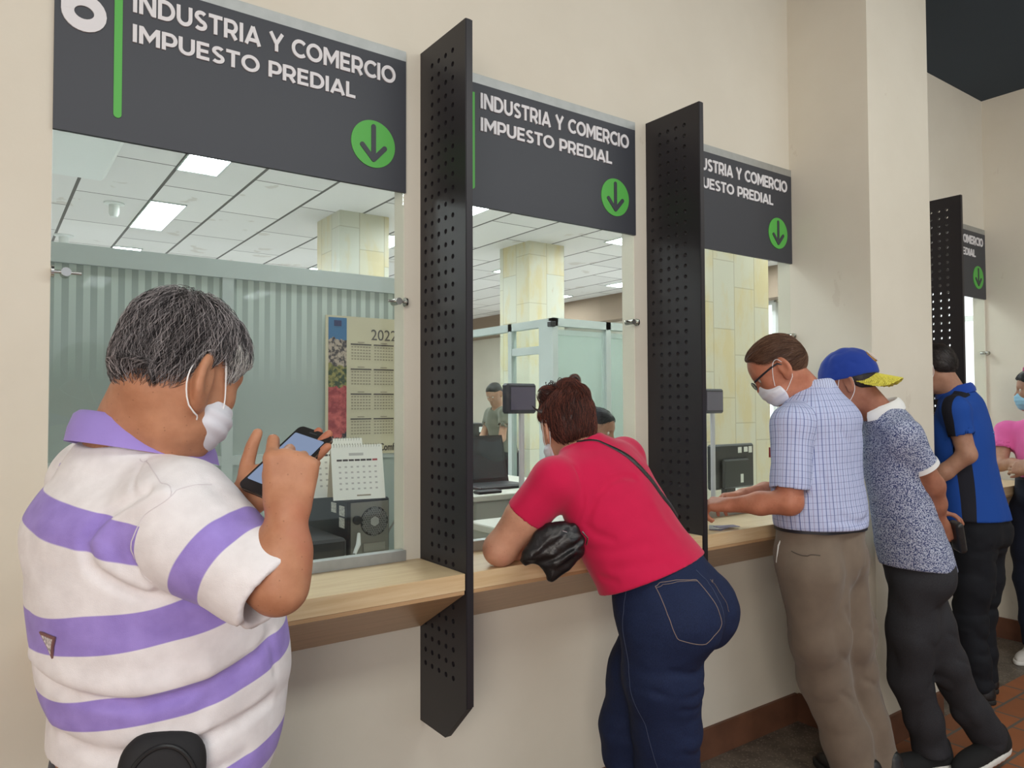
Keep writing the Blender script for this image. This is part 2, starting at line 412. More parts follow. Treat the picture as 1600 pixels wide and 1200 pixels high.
GL = {}
def arc(cx, cy, rx, ry, a0, a1, n=14): return [(cx + rx * math.cos(math.radians(a0 + (a1 - a0) * k / n)), cy + ry * math.sin(math.radians(a0 + (a1 - a0) * k / n))) for k in range(n + 1)]
h_ = .09   # half stroke, in cap heights
GL['I'] = (.22, [[(.11, 0), (.11, 1)]])
GL['N'] = (.84, [[(.10, 0), (.10, 1)], [(.14, .93), (.70, .07)], [(.74, 0), (.74, 1)]])
GL['D'] = (.86, [[(.10, 0), (.10, 1)], [(.10, h_)] + arc(.36, .5, .41, .41, -90, 90) + [(.10, 1 - h_)]])
GL['U'] = (.82, [[(.10, 1), (.10, .42)] + arc(.41, .40, .31, .31, 180, 360) + [(.72, 1)]])
GL['S'] = (.70, [arc(.37, .72, .24, .19, 35, 200) + arc(.34, .28, .26, .19, 80, -145, 16)])
GL['T'] = (.74, [[(0, 1 - h_), (.74, 1 - h_)], [(.37, 0), (.37, .95)]])
GL['R'] = (.78, [[(.10, 0), (.10, 1)], [(.10, 1 - h_)] + arc(.42, .64, .25, .27, 90, -90) + [(.10, .37)], [(.42, .36), (.68, .0)]])
GL['P'] = (.74, [[(.10, 0), (.10, 1)], [(.10, 1 - h_)] + arc(.42, .62, .25, .29, 90, -90) + [(.10, .33)]])
GL['A'] = (.92, [[(.08, 0), (.46, .97)], [(.84, 0), (.46, .97)], [(.22, .25), (.70, .25)]])
GL['Y'] = (.84, [[(.07, 1), (.42, .42)], [(.77, 1), (.42, .42)], [(.42, 0), (.42, .45)]])
GL['C'] = (.82, [arc(.50, .5, .41, .41, 45, 315, 20)])
GL['O'] = (1.0, [arc(.50, .5, .41, .41, 0, 360, 28)])
GL['M'] = (1.0, [[(.10, 0), (.10, 1)], [(.13, .93), (.50, .32), (.87, .93)], [(.90, 0), (.90, 1)]])
GL['E'] = (.68, [[(.10, 0), (.10, 1)], [(.10, h_), (.66, h_)], [(.10, .5), (.60, .5)], [(.10, 1 - h_), (.64, 1 - h_)]])
GL['L'] = (.62, [[(.10, 0), (.10, 1)], [(.10, h_), (.60, h_)]])
GL['6'] = (.82, [arc(.41, .34, .31, .25, 0, 360, 24), [(.10, .36)] + arc(.45, .52, .35, .39, 180, 55, 14)])
GL[' '] = (.34, [])
def glyphs(s_, name, x0, x1, z0, z1, y, m, parent, w=.098, ext=.004):
    """monoline bold capitals built as raised bars"""
    W_ = sum(GL[c][0] + .085 for c in s_) - .085; sx = (x1 - x0) / W_; sz = z1 - z0; b = MB(); x = 0
    for c in s_:
        for st in GL[c][1]:
            P = np.array(st, float) + [x, 0]; closed = len(P) > 3 and np.allclose(P[0], P[-1]); k = len(P)
            L_, R_ = [], []
            for i in range(k):
                a = P[i] - P[i - 1] if i else (P[-1] - P[-2] if closed else P[1] - P[0]); c2 = P[i + 1] - P[i] if i < k - 1 else (P[1] - P[0] if closed else a)
                a = a / np.linalg.norm(a); c2 = c2 / np.linalg.norm(c2); t = a + c2; t /= np.linalg.norm(t); nn = np.array([-t[1], t[0]]); s2 = w / max(.45, abs(t @ a))
                L_.append(P[i] + nn * s2); R_.append(P[i] - nn * s2)
            vs = []
            dy = .00025 * GL[c][1].index(st) + (.0001 if s_.index(c) % 2 else 0)
            for yy in (y, y - ext - dy):
                for q in L_ + R_: vs.append((x0 + q[0] * sx, yy, z0 + q[1] * sz))
            n2 = 2 * k; fs = []
            for i in range(k - 1):
                fs += [(i, i + 1, k + i + 1, k + i), (n2 + i, n2 + k + i, n2 + k + i + 1, n2 + i + 1), (i, n2 + i, n2 + i + 1, i + 1), (k + i, k + i + 1, n2 + k + i + 1, n2 + k + i)]
            if not closed: fs += [(0, k, n2 + k, n2), (k - 1, n2 + k - 1, n2 + n2 - 1, n2 - 1)]
            b.add(vs, fs)
        x += GL[c][0] + .085
    return b.build(name, m, parent)
def sign(i, x0, x1):
    s = empty('counter_sign', ((x0 + x1) / 2, -.006, 2.31), label={0: 'charcoal counter sign with the big number 6 above the first window', 1: 'charcoal tax counter sign above the second window, between the two tall dividers', 2: 'charcoal tax counter sign above the third window, beside the pillar', 3: 'small far charcoal counter sign in the corner beyond the pillar'}[i], cat='sign', group='charcoal signs over the service windows')
    MB().box(x0, x1, -.010, .001, 2.103, 2.512).build('sign_board', M_SIGN, s)
    y = -.0115; o = x0 - .126 + (.018 if i in (1, 2) else 0) * .6
    glyphs('INDUSTRIA Y COMERCIO', 'lettering', o + .291, x1 - .038, 2.430, 2.482, -.010, M_LETTER, s)
    glyphs('IMPUESTO PREDIAL', 'lettering', o + .291, o + .883, 2.355, 2.400, -.010, M_LETTER, s)
    b = MB(); w = .009; xc = o + .260
    n = 12; poly = [(xc + w * math.cos(math.pi + math.pi * k / n), 2.166 + w * math.sin(math.pi + math.pi * k / n)) for k in range(n + 1)] + [(xc + w, 2.478), (xc - w, 2.478)]
    b.prism(poly, 1, -.0125, -.0095).build('green_bar', M_GREEN, s)
    cx, cz, r = x1 - .110, 2.232, .071
    MB().prism([(cx + r * math.cos(a), cz + r * math.sin(a)) for a in np.linspace(0, 2 * math.pi, 49)[:-1]], 1, -.0125, -.0095).build('green_disc', M_GREEN, s)
    b = MB(); nb = [0]
    def bar(p, q, w):
        p = np.array(p); q = np.array(q); d = (q - p) / np.linalg.norm(q - p); nn = np.array([-d[1], d[0]]); a0 = math.atan2(nn[1], nn[0])
        P = [q + w * np.array([math.cos(a0 - math.pi * k / 8), math.sin(a0 - math.pi * k / 8)]) for k in range(9)] + [p - w * np.array([math.cos(a0 - math.pi * k / 8), math.sin(a0 - math.pi * k / 8)]) for k in range(9)]
        nb[0] += 1; b.prism([tuple(v) for v in P], 1, -.0140 - .0003 * nb[0], -.0120)
    bar((cx, cz + .052), (cx, cz - .045), .0075); bar((cx - .036, cz - .008), (cx, cz - .047), .0075); bar((cx + .036, cz - .008), (cx, cz - .047), .0075)
    b.build('down_arrow', M_SIGN, s)
    if i == 0: glyphs('6', 'number_six', x0 + .015, x0 + .106, 2.353, 2.478, -.010, M_LETTER, s, .12)
    return s
for i, (x0, x1) in enumerate(WIN): sign(i, x0, x1)

# oak counters
CT = .978
for i, (x0, x1) in enumerate(((.145, 1.105), (1.131, 2.108), (2.134, 3.060), (4.24, 5.13))):
    c = empty('service_counter', ((x0 + x1) / 2, -.13, .8), label='light oak service counter shelf under the %s window' % WN[i], cat='counter', group='oak counter shelves under the windows')
    MB().rbox(x0, x1, -.264, 0, CT - .048, CT, .0015).build('countertop', M_WOOD, c)
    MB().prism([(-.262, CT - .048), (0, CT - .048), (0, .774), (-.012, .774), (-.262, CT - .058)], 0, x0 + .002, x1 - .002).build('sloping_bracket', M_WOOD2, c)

# perforated black dividers
def divider(x0, label):
    ZB, ZT, PR, TH = .484, 2.556, .266, .020
    d = empty('perforated_divider', (x0 + TH / 2, -.13, ZB), label=label, cat='divider', group='tall perforated black dividers between the windows')
    cols = [-.0335 - .0405 * k for k in range(5)] ; P = .0405
    b = MB(); zt = 2.49; rows = int((zt - .635) / P) + 1
    hole = set()
    for r in range(rows):
        z = zt - r * P
        for k in range(5):
            if k == 0 and not (1.62 < z < 2.30 or z < .93 and r % 1 == 0 and z > .56): continue
            hole.add((r, k))
    ys = [0] + [cols[0] + P / 2 - P * j for j in range(6)]; z_hi = zt + P / 2; z_lo = z_hi - rows * P
    f0, f1 = x0, x0 + TH
    def quad(y0, y1, z0, z1): b.box(f0, f1, y1, y0, z0, z1)
    # border: wall side strip, front strip, top, bottom chamfer
    for s, x in ((0, f0), (1, f1)):
        def face(poly, s=s, x=x): b.add([(x, y, z) for y, z in poly], [tuple(range(len(poly)))])
        face([(0, ZB), (ys[1], ZB), (ys[1], ZT), (0, ZT)]); face([(ys[6], z_lo), (-PR, z_lo), (-PR, ZT), (ys[6], ZT)])
        face([(ys[1], z_hi), (ys[6], z_hi), (ys[6], ZT), (ys[1], ZT)])
        face([(ys[1], ZB), (-.150, ZB), (-PR, ZB + .118), (-PR, z_lo), (ys[1], z_lo)])
    out = [(0, ZB), (-.150, ZB), (-PR, ZB + .118), (-PR, ZT), (0, ZT)]
    n = len(out)
    for i in range(n):
        (y0, z0), (y1, z1) = out[i], out[(i + 1) % n]; b.add([(f0, y0, z0), (f1, y0, z0), (f1, y1, z1), (f0, y1, z1)], [(0, 1, 2, 3)])
    rr = .0078
    for r in range(rows):
        for k in range(5):
            yc, zc = cols[k], zt - r * P; h = P / 2
            sq = [(yc - h, zc - h), (yc + h, zc - h), (yc + h, zc + h), (yc - h, zc + h)]
            if (r, k) not in hole:
                for x in (f0, f1): b.add([(x, y, z) for y, z in sq], [(0, 1, 2, 3)])
                continue
            O = []; I = []
            for j in range(16):
                a = 2 * math.pi * (j + .0) / 16; c_, s_ = math.cos(a), math.sin(a); m_ = max(abs(c_), abs(s_)); O.append((yc + h * c_ / m_, zc + h * s_ / m_)); I.append((yc + rr * c_, zc + rr * s_))
            vs = [(f0, *p) for p in O] + [(f0, *p) for p in I] + [(f1, *p) for p in O] + [(f1, *p) for p in I]
            fs = []
            for j in range(16):
                q = (j + 1) % 16; fs += [(j, q, 16 + q, 16 + j), (32 + j, 48 + j, 48 + q, 32 + q), (16 + j, 16 + q, 48 + q, 48 + j)]
            b.add(vs, fs)
    import bmesh
    o = b.build('perforated_sheet', M_BLACKMETAL, d)
    bm = bmesh.new(); bm.from_mesh(o.data); bmesh.ops.remove_doubles(bm, verts=bm.verts[:], dist=1e-5); bmesh.ops.recalc_face_normals(bm, faces=bm.faces[:]); bm.to_mesh(o.data); bm.free()
    MB().box(f1, f1 + .004, -PR, -PR + .006, ZB + .12, ZT).box(f0 + .002, f1 - .002, -PR - .0015, -PR, ZB + .12, ZT).build('edge_strip', M_BLACKMETAL, d)
    return d
d1 = divider(1.1065, 'tall perforated black divider nearest the camera, with a pointed foot below the oak counter')
for x, l in ((2.110, 'tall perforated black divider behind the woman in the crimson shirt'), (4.195, 'far perforated black divider beyond the pillar, beside the man in the royal blue polo')):
    o = copy_tree(d1); o.location.x = x + .01; o['label'] = l
# ------------------------------------------------------------------ modelling with distance fields (bodies, clothes, hair)
f4 = np.float32
def V3(*a): return np.array(a, f4)
def nrm(v): v = np.array(v, float); return v / np.linalg.norm(v)
def smin(a, b, k):
    h = np.maximum(k - np.abs(a - b), 0) / k; return np.minimum(a, b) - h * h * k * .25
def smax(a, b, k): return -smin(-a, -b, k)
def U(fs, k=.0):
    fs = list(fs)
    def g(P):
        d = fs[0](P)
        for f in fs[1:]: d = smin(d, f(P), k) if k else np.minimum(d, f(P))
        return d
    return g
def cap(a, b, ra, rb=None):
    a = np.array(a, f4); b = np.array(b, f4); rb = ra if rb is None else rb; ab = b - a; L = max(float(ab @ ab), 1e-9)
    def g(P):
        pa = P - a; t = np.clip(pa @ ab / L, 0, 1); q = pa - t[:, None] * ab
        return np.sqrt((q * q).sum(1)) - (ra + (rb - ra) * t)
    return g
def chain(pts, rs, k=0): return U([cap(pts[i], pts[i + 1], rs[i], rs[i + 1]) for i in range(len(pts) - 1)], k)
def ell(c, r, R=None):
    c = np.array(c, f4); r = np.array(r, f4)
    def g(P):
        q = P - c
        if R is not None: q = q @ R
        k0 = np.sqrt(((q / r) ** 2).sum(1)); k1 = np.sqrt(((q / (r * r)) ** 2).sum(1)) + 1e-9
        return k0 * (k0 - 1) / k1
    return g
def rbx(c, h, rad, R=None):
    c = np.array(c, f4); h = np.array(h, f4)
    def g(P):
        q = P - c
        if R is not None: q = q @ R
        q = np.abs(q) - (h - rad); return np.sqrt((np.maximum(q, 0) ** 2).sum(1)) + np.minimum(q.max(1), 0) - rad
    return g
def off(f, d): return lambda P: f(P) - d
def plane(n, p):          # negative on the side the normal points away from
    n = np.array(nrm(n), f4); p = np.array(p, f4); return lambda P: (P - p) @ n
def cut(f, n, p, k=.004): # keep the part behind the plane
    pl = plane(n, p); return lambda P: smax(f(P), pl(P), k)
def minus(f, g, k=.003): return lambda P: smax(f(P), -g(P), k)
def frame(o, fwd, up):    # columns: forward, left, up
    f = nrm(fwd); u = np.array(up, float); u = nrm(u - f * (u @ f)); l = np.cross(u, f); return np.array(o, f4), np.stack([f, l, u], 1).astype(f4)
def local(f, o, R, s=1.0): return lambda P: f((P - o) @ R / s) * s
def slab(st, o, R, cap_=True, pw=2.0):
    """stack of ovals along the local up axis; st rows: up, forward offset, left offset, half width, front depth, back depth"""
    st = np.array(sorted(st), float); n = len(st); u = np.linspace(st[0, 0], st[-1, 0], 96); T = [u]
    m = np.zeros((n, 6))                      # monotone-ish cubic
    d = np.diff(st, axis=0) / np.diff(st[:, 0])[:, None]
    m[0], m[-1] = d[0], d[-1]; m[1:-1] = (d[1:] + d[:-1]) / 2
    i = np.clip(np.searchsorted(st[:, 0], u, 'right') - 1, 0, n - 2); hh = st[i + 1, 0] - st[i, 0]; t = (u - st[i, 0]) / hh
    tab = []
    for c in range(1, 6):
        tab.append((2 * t**3 - 3 * t**2 + 1) * st[i, c] + (t**3 - 2 * t**2 + t) * hh * m[i, c] + (-2 * t**3 + 3 * t**2) * st[i + 1, c] + (t**3 - t**2) * hh * m[i + 1, c])
    def g(P):
        q = (P - o) @ R; z = q[:, 2]; v = [np.interp(z, u, c).astype(f4) for c in tab]
        x = q[:, 0] - v[0]; y = q[:, 1] - v[1]; a = v[2]; b = np.where(x > 0, v[3], v[4])
        X, Y = np.abs(x / b), np.abs(y / a)
        r = (X ** pw + Y ** pw + 1e-9) ** (1 / pw); gr = np.sqrt((x / (b * b)) ** 2 + (y / (a * a)) ** 2) / (np.sqrt(X * X + Y * Y) + 1e-6) + 1e-6
        d_ = (r - 1) / gr; d_ = np.maximum(d_, -np.minimum(a, b))
        return np.maximum(d_, np.maximum(u[0] - z, z - u[-1])) if cap_ else d_
    return g
def vnoise(P, f, seed=0):
    q = P * np.array(f, f4) + seed * 17.3; i = np.floor(q).astype(np.int64); t = q - i; t = t * t * (3 - 2 * t); r = 0
    for c in range(8):
        o = [(c >> k) & 1 for k in range(3)]; h = (i[:, 0] + o[0]) * 374761393 + (i[:, 1] + o[1]) * 668265263 + (i[:, 2] + o[2]) * 2147483647
        h = (h ^ (h >> 13)) * 1274126177; h = ((h ^ (h >> 16)) & 0xffff) / 65535.0
        w = 1
        for k in range(3): w = w * (t[:, k] if o[k] else 1 - t[:, k])
        r = r + w * h
    return (r * 2 - 1).astype(f4)
def snap(f, pts, lift=.002, n=14):
    P = np.array(pts, f4)
    for _ in range(n):
        d = f(P); P = (P - grad(f, P) * (d - lift)[:, None] * .8).astype(f4)
    return P
def stitch(name, f, pts, r, m, parent, lift=.0005, closed=False, n=40, flat=.6):
    P = np.array(pts + ([pts[0]] if closed else []), float); seg = np.r_[0, np.cumsum(np.linalg.norm(np.diff(P, axis=0), axis=1))]
    t = np.linspace(0, seg[-1], n); Q = np.stack([np.interp(t, seg, P[:, k]) for k in range(3)], 1); Q = snap(f, Q, lift)
    return MB().tube(Q, r, 6, flat=flat, up=grad(f, Q[:1])[0]).build(name, m, parent, True)
def folds(f, L):
    """L: (points, width, depth): creases (depth>0) or ridges (<0) along polylines"""
    cs = [(chain(list(snap(f, p, 0)), [0] * len(p)), w, d) for p, w, d in L]
    def g(P):
        d = f(P)
        for c, w, dp in cs:
            e = c(P); near = e < 3 * w
            if near.any(): d = d + np.where(near, dp * np.exp(-(e / w) ** 2), 0).astype(f4)
        return d
    return g
def grad(f, P, e=.002):
    g = np.stack([f(P + V3(e, 0, 0)) - f(P - V3(e, 0, 0)), f(P + V3(0, e, 0)) - f(P - V3(0, e, 0)), f(P + V3(0, 0, e)) - f(P - V3(0, 0, e))], 1)
    return g / (np.linalg.norm(g, axis=1)[:, None] + 1e-9)
def rumple(f, fr, amp, seed=0, o=None, R=None):
    def g(P):
        d = f(P); m = np.abs(d) < .06
        if m.any():
            Q = P[m] if R is None else (P[m] - o) @ R
            n1 = 1 - 2 * np.abs(vnoise(Q, fr, seed)); n2 = vnoise(Q, np.array(fr) * 2.3, seed + 5); d = d.copy(); d[m] += amp * (n1 * .7 + n2 * .3)
        return d
    return g
def sdf_mesh(f, lo, hi, h):
    lo = np.array(lo, float); B = 8; n = (np.ceil((np.array(hi) - lo) / h / B).astype(int) + 0) * B
    nb = n // B; ax = [lo[k] + (np.arange(nb[k]) * B + (B - 1) / 2) * h for k in range(3)]
    cc = np.stack(np.meshgrid(*ax, indexing='ij'), -1).reshape(-1, 3).astype(f4); dc = f(cc).reshape(nb)
    act = np.abs(dc) < B * h * 1.35 + .006
    G = np.repeat(np.repeat(np.repeat(np.where(dc < 0, -1., 1.).astype(f4), B, 0), B, 1), B, 2)
    idx = np.argwhere(act); oo = np.stack(np.meshgrid(*[np.arange(B)] * 3, indexing='ij'), -1).reshape(-1, 3)
    for s in range(0, len(idx), 400):
        I = (idx[s:s + 400, None, :] * B + oo[None]).reshape(-1, 3); G[I[:, 0], I[:, 1], I[:, 2]] = f((lo + I * h).astype(f4))
    S = G < 0; a = S[:-1] | S[1:]; a = a[:, :-1] | a[:, 1:]; a = a[:, :, :-1] | a[:, :, 1:]
    b = S[:-1] & S[1:]; b = b[:, :-1] & b[:, 1:]; b = b[:, :, :-1] & b[:, :, 1:]
    M = a & ~b; cell = np.argwhere(M); cor = np.array([[i, j, k] for i in (0, 1) for j in (0, 1) for k in (0, 1)])
    val = np.stack([G[cell[:, 0] + c[0], cell[:, 1] + c[1], cell[:, 2] + c[2]] for c in cor], 1)
    acc = np.zeros((len(cell), 3)); cnt = np.zeros(len(cell))
    for p in range(8):
        for ax_ in range(3):
            if cor[p][ax_]: continue
            q = p + (4, 2, 1)[ax_]; va, vb = val[:, p], val[:, q]; m = (va < 0) != (vb < 0); t = np.where(m, va / np.where(m, va - vb, 1), 0)
            pt = np.broadcast_to(cor[p].astype(float), (len(cell), 3)).copy(); pt[:, ax_] += t; acc += pt * m[:, None]; cnt += m
    V = lo + (cell + acc / cnt[:, None]) * h
    vid = np.full(M.shape, -1, np.int64); vid[M] = np.arange(len(cell)); F = []
    for ax_ in range(3):
        u, w = [(1, 2), (2, 0), (0, 1)][ax_]
        s0 = np.moveaxis(S, ax_, 0); e = np.argwhere(np.moveaxis(s0[:-1] != s0[1:], 0, ax_))
        e = e[(e[:, u] > 0) & (e[:, w] > 0) & (e[:, u] < M.shape[u]) & (e[:, w] < M.shape[w])]
        def at(du, dw): q = e.copy(); q[:, u] += du; q[:, w] += dw; return vid[q[:, 0], q[:, 1], q[:, 2]]
        q = np.stack([at(-1, -1), at(0, -1), at(0, 0), at(-1, 0)], 1); ins = S[e[:, 0], e[:, 1], e[:, 2]]
        q[~ins] = q[~ins][:, ::-1]; F.append(q)
    F = np.concatenate(F); F = F[(F >= 0).all(1)]
    return V.astype(f4), F
def relax(V, F, it=1, lam=.5):
    for _ in range(it):
        acc = np.zeros_like(V); c = np.zeros(len(V))
        for i in range(4):
            for j in (1, 3):
                np.add.at(acc, F[:, i], V[F[:, (i + j) % 4]]); np.add.at(c, F[:, i], 1)
        V = V + lam * (acc / c[:, None] - V)
    return V
def np_mesh(name, V, F, attrs=None):
    me = bpy.data.meshes.new(name); k = F.shape[1]; me.vertices.add(len(V)); me.vertices.foreach_set('co', np.asarray(V, f4).ravel())
    me.loops.add(F.size); me.loops.foreach_set('vertex_index', F.astype(np.int32).ravel()); me.polygons.add(len(F))
    me.polygons.foreach_set('loop_start', np.arange(0, F.size, k, dtype=np.int32)); me.update(calc_edges=True)
    me.polygons.foreach_set('use_smooth', np.ones(len(F), bool))
    for a, v in (attrs or {}).items():
        v = np.asarray(v, f4)
        if v.ndim == 1: me.attributes.new(a, 'FLOAT', 'POINT').data.foreach_set('value', v)
        else: me.attributes.new(a, 'FLOAT_VECTOR', 'POINT').data.foreach_set('vector', v.ravel())
    return me
TRACE = {}
def solid(name, f, lo, hi, h, m, parent=None, smooth=1, attrs=None, **k):
    V, F = sdf_mesh(f, lo, hi, h)
    if smooth: V = relax(V, F, smooth)
    me = np_mesh(name, V, F, attrs(V) if attrs else None); o = link(name, me, m); TRACE[(parent.name if parent else '') + '/' + name] = V
    if parent is not None: attach(o, parent)
    return tag(o, **k)
def around(pts, r): P = np.array(pts, float); return P.min(0) - r, P.max(0) + r

# ---- anatomy
def hand(w, d, back, side, curl, thumb=(.5, .35), s=1.0, spread=.12, bend=(1, 1, .8)):
    """w wrist, d direction of the palm, back normal of the hand's back, side +1 when the thumb is towards cross(back,d)"""
    d = nrm(d); b = nrm(np.array(back, float) - d * (np.array(back, float) @ d)); t = side * np.cross(b, d); w = np.array(w, float)
    P = lambda x, y, z: w + s * (x * d + y * t + z * b)
    def rot(v, ax, a): v = np.array(v); return v * math.cos(a) + np.cross(ax, v) * math.sin(a) + ax * (ax @ v) * (1 - math.cos(a))
    ks = [(.088, .031), (.092, .010), (.088, -.011), (.080, -.030)]; L = [(.043, .026, .021), (.047, .030, .022), (.043, .028, .021), (.034, .021, .019)]; r = (.0093, .0094, .0090, .0080)
    palm = [cap(P(.008, y * .55, 0), P(x - .006, y, .001), .0155 * s, .0118 * s) for x, y in ks] + [cap(P(.012, .014, -.004), P(.055, .030, -.012), .016 * s, .013 * s), cap(P(.012, -.016, -.006), P(.06, -.026, -.010), .014 * s, .011 * s), cap(P(-.02, 0, 0), P(.015, 0, 0), .022 * s, .022 * s)]
    pf = U(palm, .016 * s); fingers = []; tips = []
    for i, (x, y) in enumerate(ks):
        c = curl[i] if hasattr(curl, '__len__') else curl
        ax = t; v = nrm(d + t * spread * (1.4 - i)); p = P(x - .008, y, 0); pts = [p]; sgn = -1
        for j in range(3):
            v = rot(v, t, -c * bend[j] * side * side * 1.0) if True else v
            p = p + v * L[i][j] * s; pts.append(p)
        # rotating about +t by negative angles must carry d towards -b (the palm)
        q = [pts[0]]; v = nrm(d + t * spread * (1.4 - i)); p = pts[0]
        for j in range(3):
            a = c * bend[j]; e = nrm(np.cross(v, t)); e = e if e @ b < 0 or abs(e @ b) < 1e-6 else -e
            # keep turning the same way: palmward normal from the running direction
            e = np.cross(t, v) * (1 if np.cross(t, d) @ b < 0 else -1)
            v = nrm(v * math.cos(a) + e * math.sin(a)); p = p + v * L[i][j] * s; q.append(p)
        rr = [r[i] * s * k for k in (1.12, 1.0, .93, .80)]; fingers.append(chain(q, rr)); tips.append(q)
    a, e = thumb; v = nrm(d * math.cos(a) + t * math.sin(a) - b * e); p0 = P(.020, .022, -.006); p1 = p0 + v * .040 * s; v2 = nrm(v + d * .35 - b * .1); p2 = p1 + v2 * .033 * s; v3 = nrm(v2 + d * .25); p3 = p2 + v3 * .024 * s
    th = chain([p0, p1, p2, p3], [.0150 * s, .0120 * s, .0108 * s, .0088 * s]); tips.append([p0, p1, p2, p3])
    fg = U(fingers)
    g = lambda X: smin(smin(pf(X), fg(X), .007 * s), th(X), .010 * s)
    return g, tips
def head_sdf(o, R, s=1.0, jaw=1.0, ear_out=1.0, es=1.0, ez=0):
    """local axes: forward, left, up; origin between the ears"""
    E = lambda c, r, Rr=None: ell(c, r, Rr)
    cran = U([E((-.014, 0, .040), (.100, .077, .083)), E((.028, 0, .030), (.066, .066, .078))], .03)
    face = U([E((.028, 0, -.032), (.062, .061, .082)), E((.030, 0, -.082), (.052 * jaw, .052 * jaw, .036)), cap((.072, .010, -.103), (.072, -.010, -.103), .017)], .03)
    br = [cap((.083, y * .012, .028), (.070, y * .046, .027), .012, .009) for y in (1, -1)]
    ck = [E((.058, y * .036, -.022), (.028, .026, .026)) for y in (1, -1)]
    nose = U([cap((.088, 0, .012), (.106, 0, -.022), .0075, .0115), E((.094, .011, -.027), (.011, .008, .008)), E((.094, -.011, -.027), (.011, .008, .008))], .01)
    lips = U([cap((.088, .016, -.060), (.088, -.016, -.060), .0075), cap((.086, .014, -.070), (.086, -.014, -.070), .0085)], .004)
    sock = [E((.098, y * .031, .009), (.020, .017, .012)) for y in (1, -1)]
    ears = []
    for y in (1, -1):
        ca, sa = math.cos(-.25), math.sin(-.25); yo = .45 * ear_out
        X = nrm((math.cos(yo) * -1, y * math.sin(yo), 0)); Z = nrm((-.22, 0, 1)); Y = np.cross(Z, X); Z = np.cross(X, Y)
        Re = np.stack([X, Y, Z], 1).astype(f4); c = V3(-.006, y * .078, -.004 + ez)
        outer = E(c + X.astype(f4) * .010 * es, (.020 * es, .0075 * es, .033 * es), Re); concha = E(c + X.astype(f4) * .008 * es + V3(.003, y * .009 * es, .002), (.0125 * es, .007 * es, .022 * es), Re); lobe = E(c + V3(0, 0, -.027 * es), (.011 * es, .007 * es, .012 * es), Re)
        ears.append((outer, concha, lobe))
    def g(P):
        d = smin(cran(P), face(P), .035)
        for f in ck: d = smin(d, f(P), .02)
        for f in br: d = smin(d, f(P), .014)
        for f in sock: d = smax(d, -f(P), .012)
        d = smin(d, nose(P), .010); d = smin(d, lips(P), .010)
        for a, b, c in ears: d = smin(d, smax(smin(a(P), c(P), .008), -b(P), .004), .006)
        return d
    return local(g, o, R, s)
def mask_part(o, R, s, parent, m, loop_m, sides=(1, -1), grid=.004, d=.0, w=.0, ear=1.0, back=0.0, hd=None):
    """face mask over nose and chin with its two ear loops"""
    base = U([ell((.040, 0, -.060), (.068 + d, .069 + w, .054)), ell((.048, 0, -.060), (.060 + d, .066 + w, .052)), ell((.080, 0, -.036), (.034 + d, .026, .032)), ell((.062, 0, -.094), (.036, .036, .022))], .025)
    reg = lambda P: smax(smax(.030 - back - P[:, 0] + .10 * (P[:, 2] + .06), P[:, 2] + .004 + (.9 - back * 20) * np.maximum(np.abs(P[:, 1]) - .018, 0), .006), -.118 - P[:, 2], .004)
    def ple(P):
        dd = base(P) + .0016 * np.sin((P[:, 2]) * 260) * (np.abs(P[:, 2] + .055) < .04)
        return smax(dd, reg(P), .004)
    lo, hi = np.array([-.0, -.085, -.13]), np.array([.14, .085, .02])
    V, F = sdf_mesh(ple, lo, hi, grid / s); V = relax(V, F, 1); Vw = (V * s) @ R.T + o
    mk = link('face_mask', np_mesh('face_mask', Vw, F), m); attach(mk, parent); TRACE[parent.name + '/mask'] = Vw
    L = lambda x, y, z: o + R @ (np.array([x, y, z]) * s)
    for y in sides:
        b = MB(); k = ear - 1; pts = [(.052, y * .060, -.040), (.042, y * .068, -.018), (.024, y * .079, .010), (.006, y * .085, .034 + .02 * k), (-.012, y * .087, .040 + .02 * k), (-.030 - .01 * k, y * .085, .020), (-.033 - .01 * k, y * .084, -.010), (-.026 - .01 * k, y * .083, -.040), (-.004, y * .080, -.064), (.026 - back, y * .070, -.082)]
        P = np.array([L(*p) for p in pts]); tt = np.linspace(0, len(P) - 1, 30); Q = np.stack([np.interp(tt, range(len(P)), P[:, k]) for k in range(3)], 1)
        for _ in range(3): Q[1:-1] = (Q[:-2] + 2 * Q[1:-1] + Q[2:]) / 4
        if hd is not None:
            for _ in range(3):
                dd = hd(Q.astype(f4)); ou = snap(hd, Q, .0022); Q = np.where((dd < .0022)[:, None], ou, Q)
                if _ < 2: Q[1:-1] = (Q[:-2] + 2 * Q[1:-1] + Q[2:]) / 4
        b.tube(Q, .0013 * s, 6); b.build('ear_loop', loop_m, mk, smooth=True)
    return mk
def grad(f, P, e=.002):
    g = np.stack([f(P + V3(e, 0, 0)) - f(P - V3(e, 0, 0)), f(P + V3(0, e, 0)) - f(P - V3(0, e, 0)), f(P + V3(0, 0, e)) - f(P - V3(0, 0, e))], 1)
    return g / (np.linalg.norm(g, axis=1)[:, None] + 1e-9)
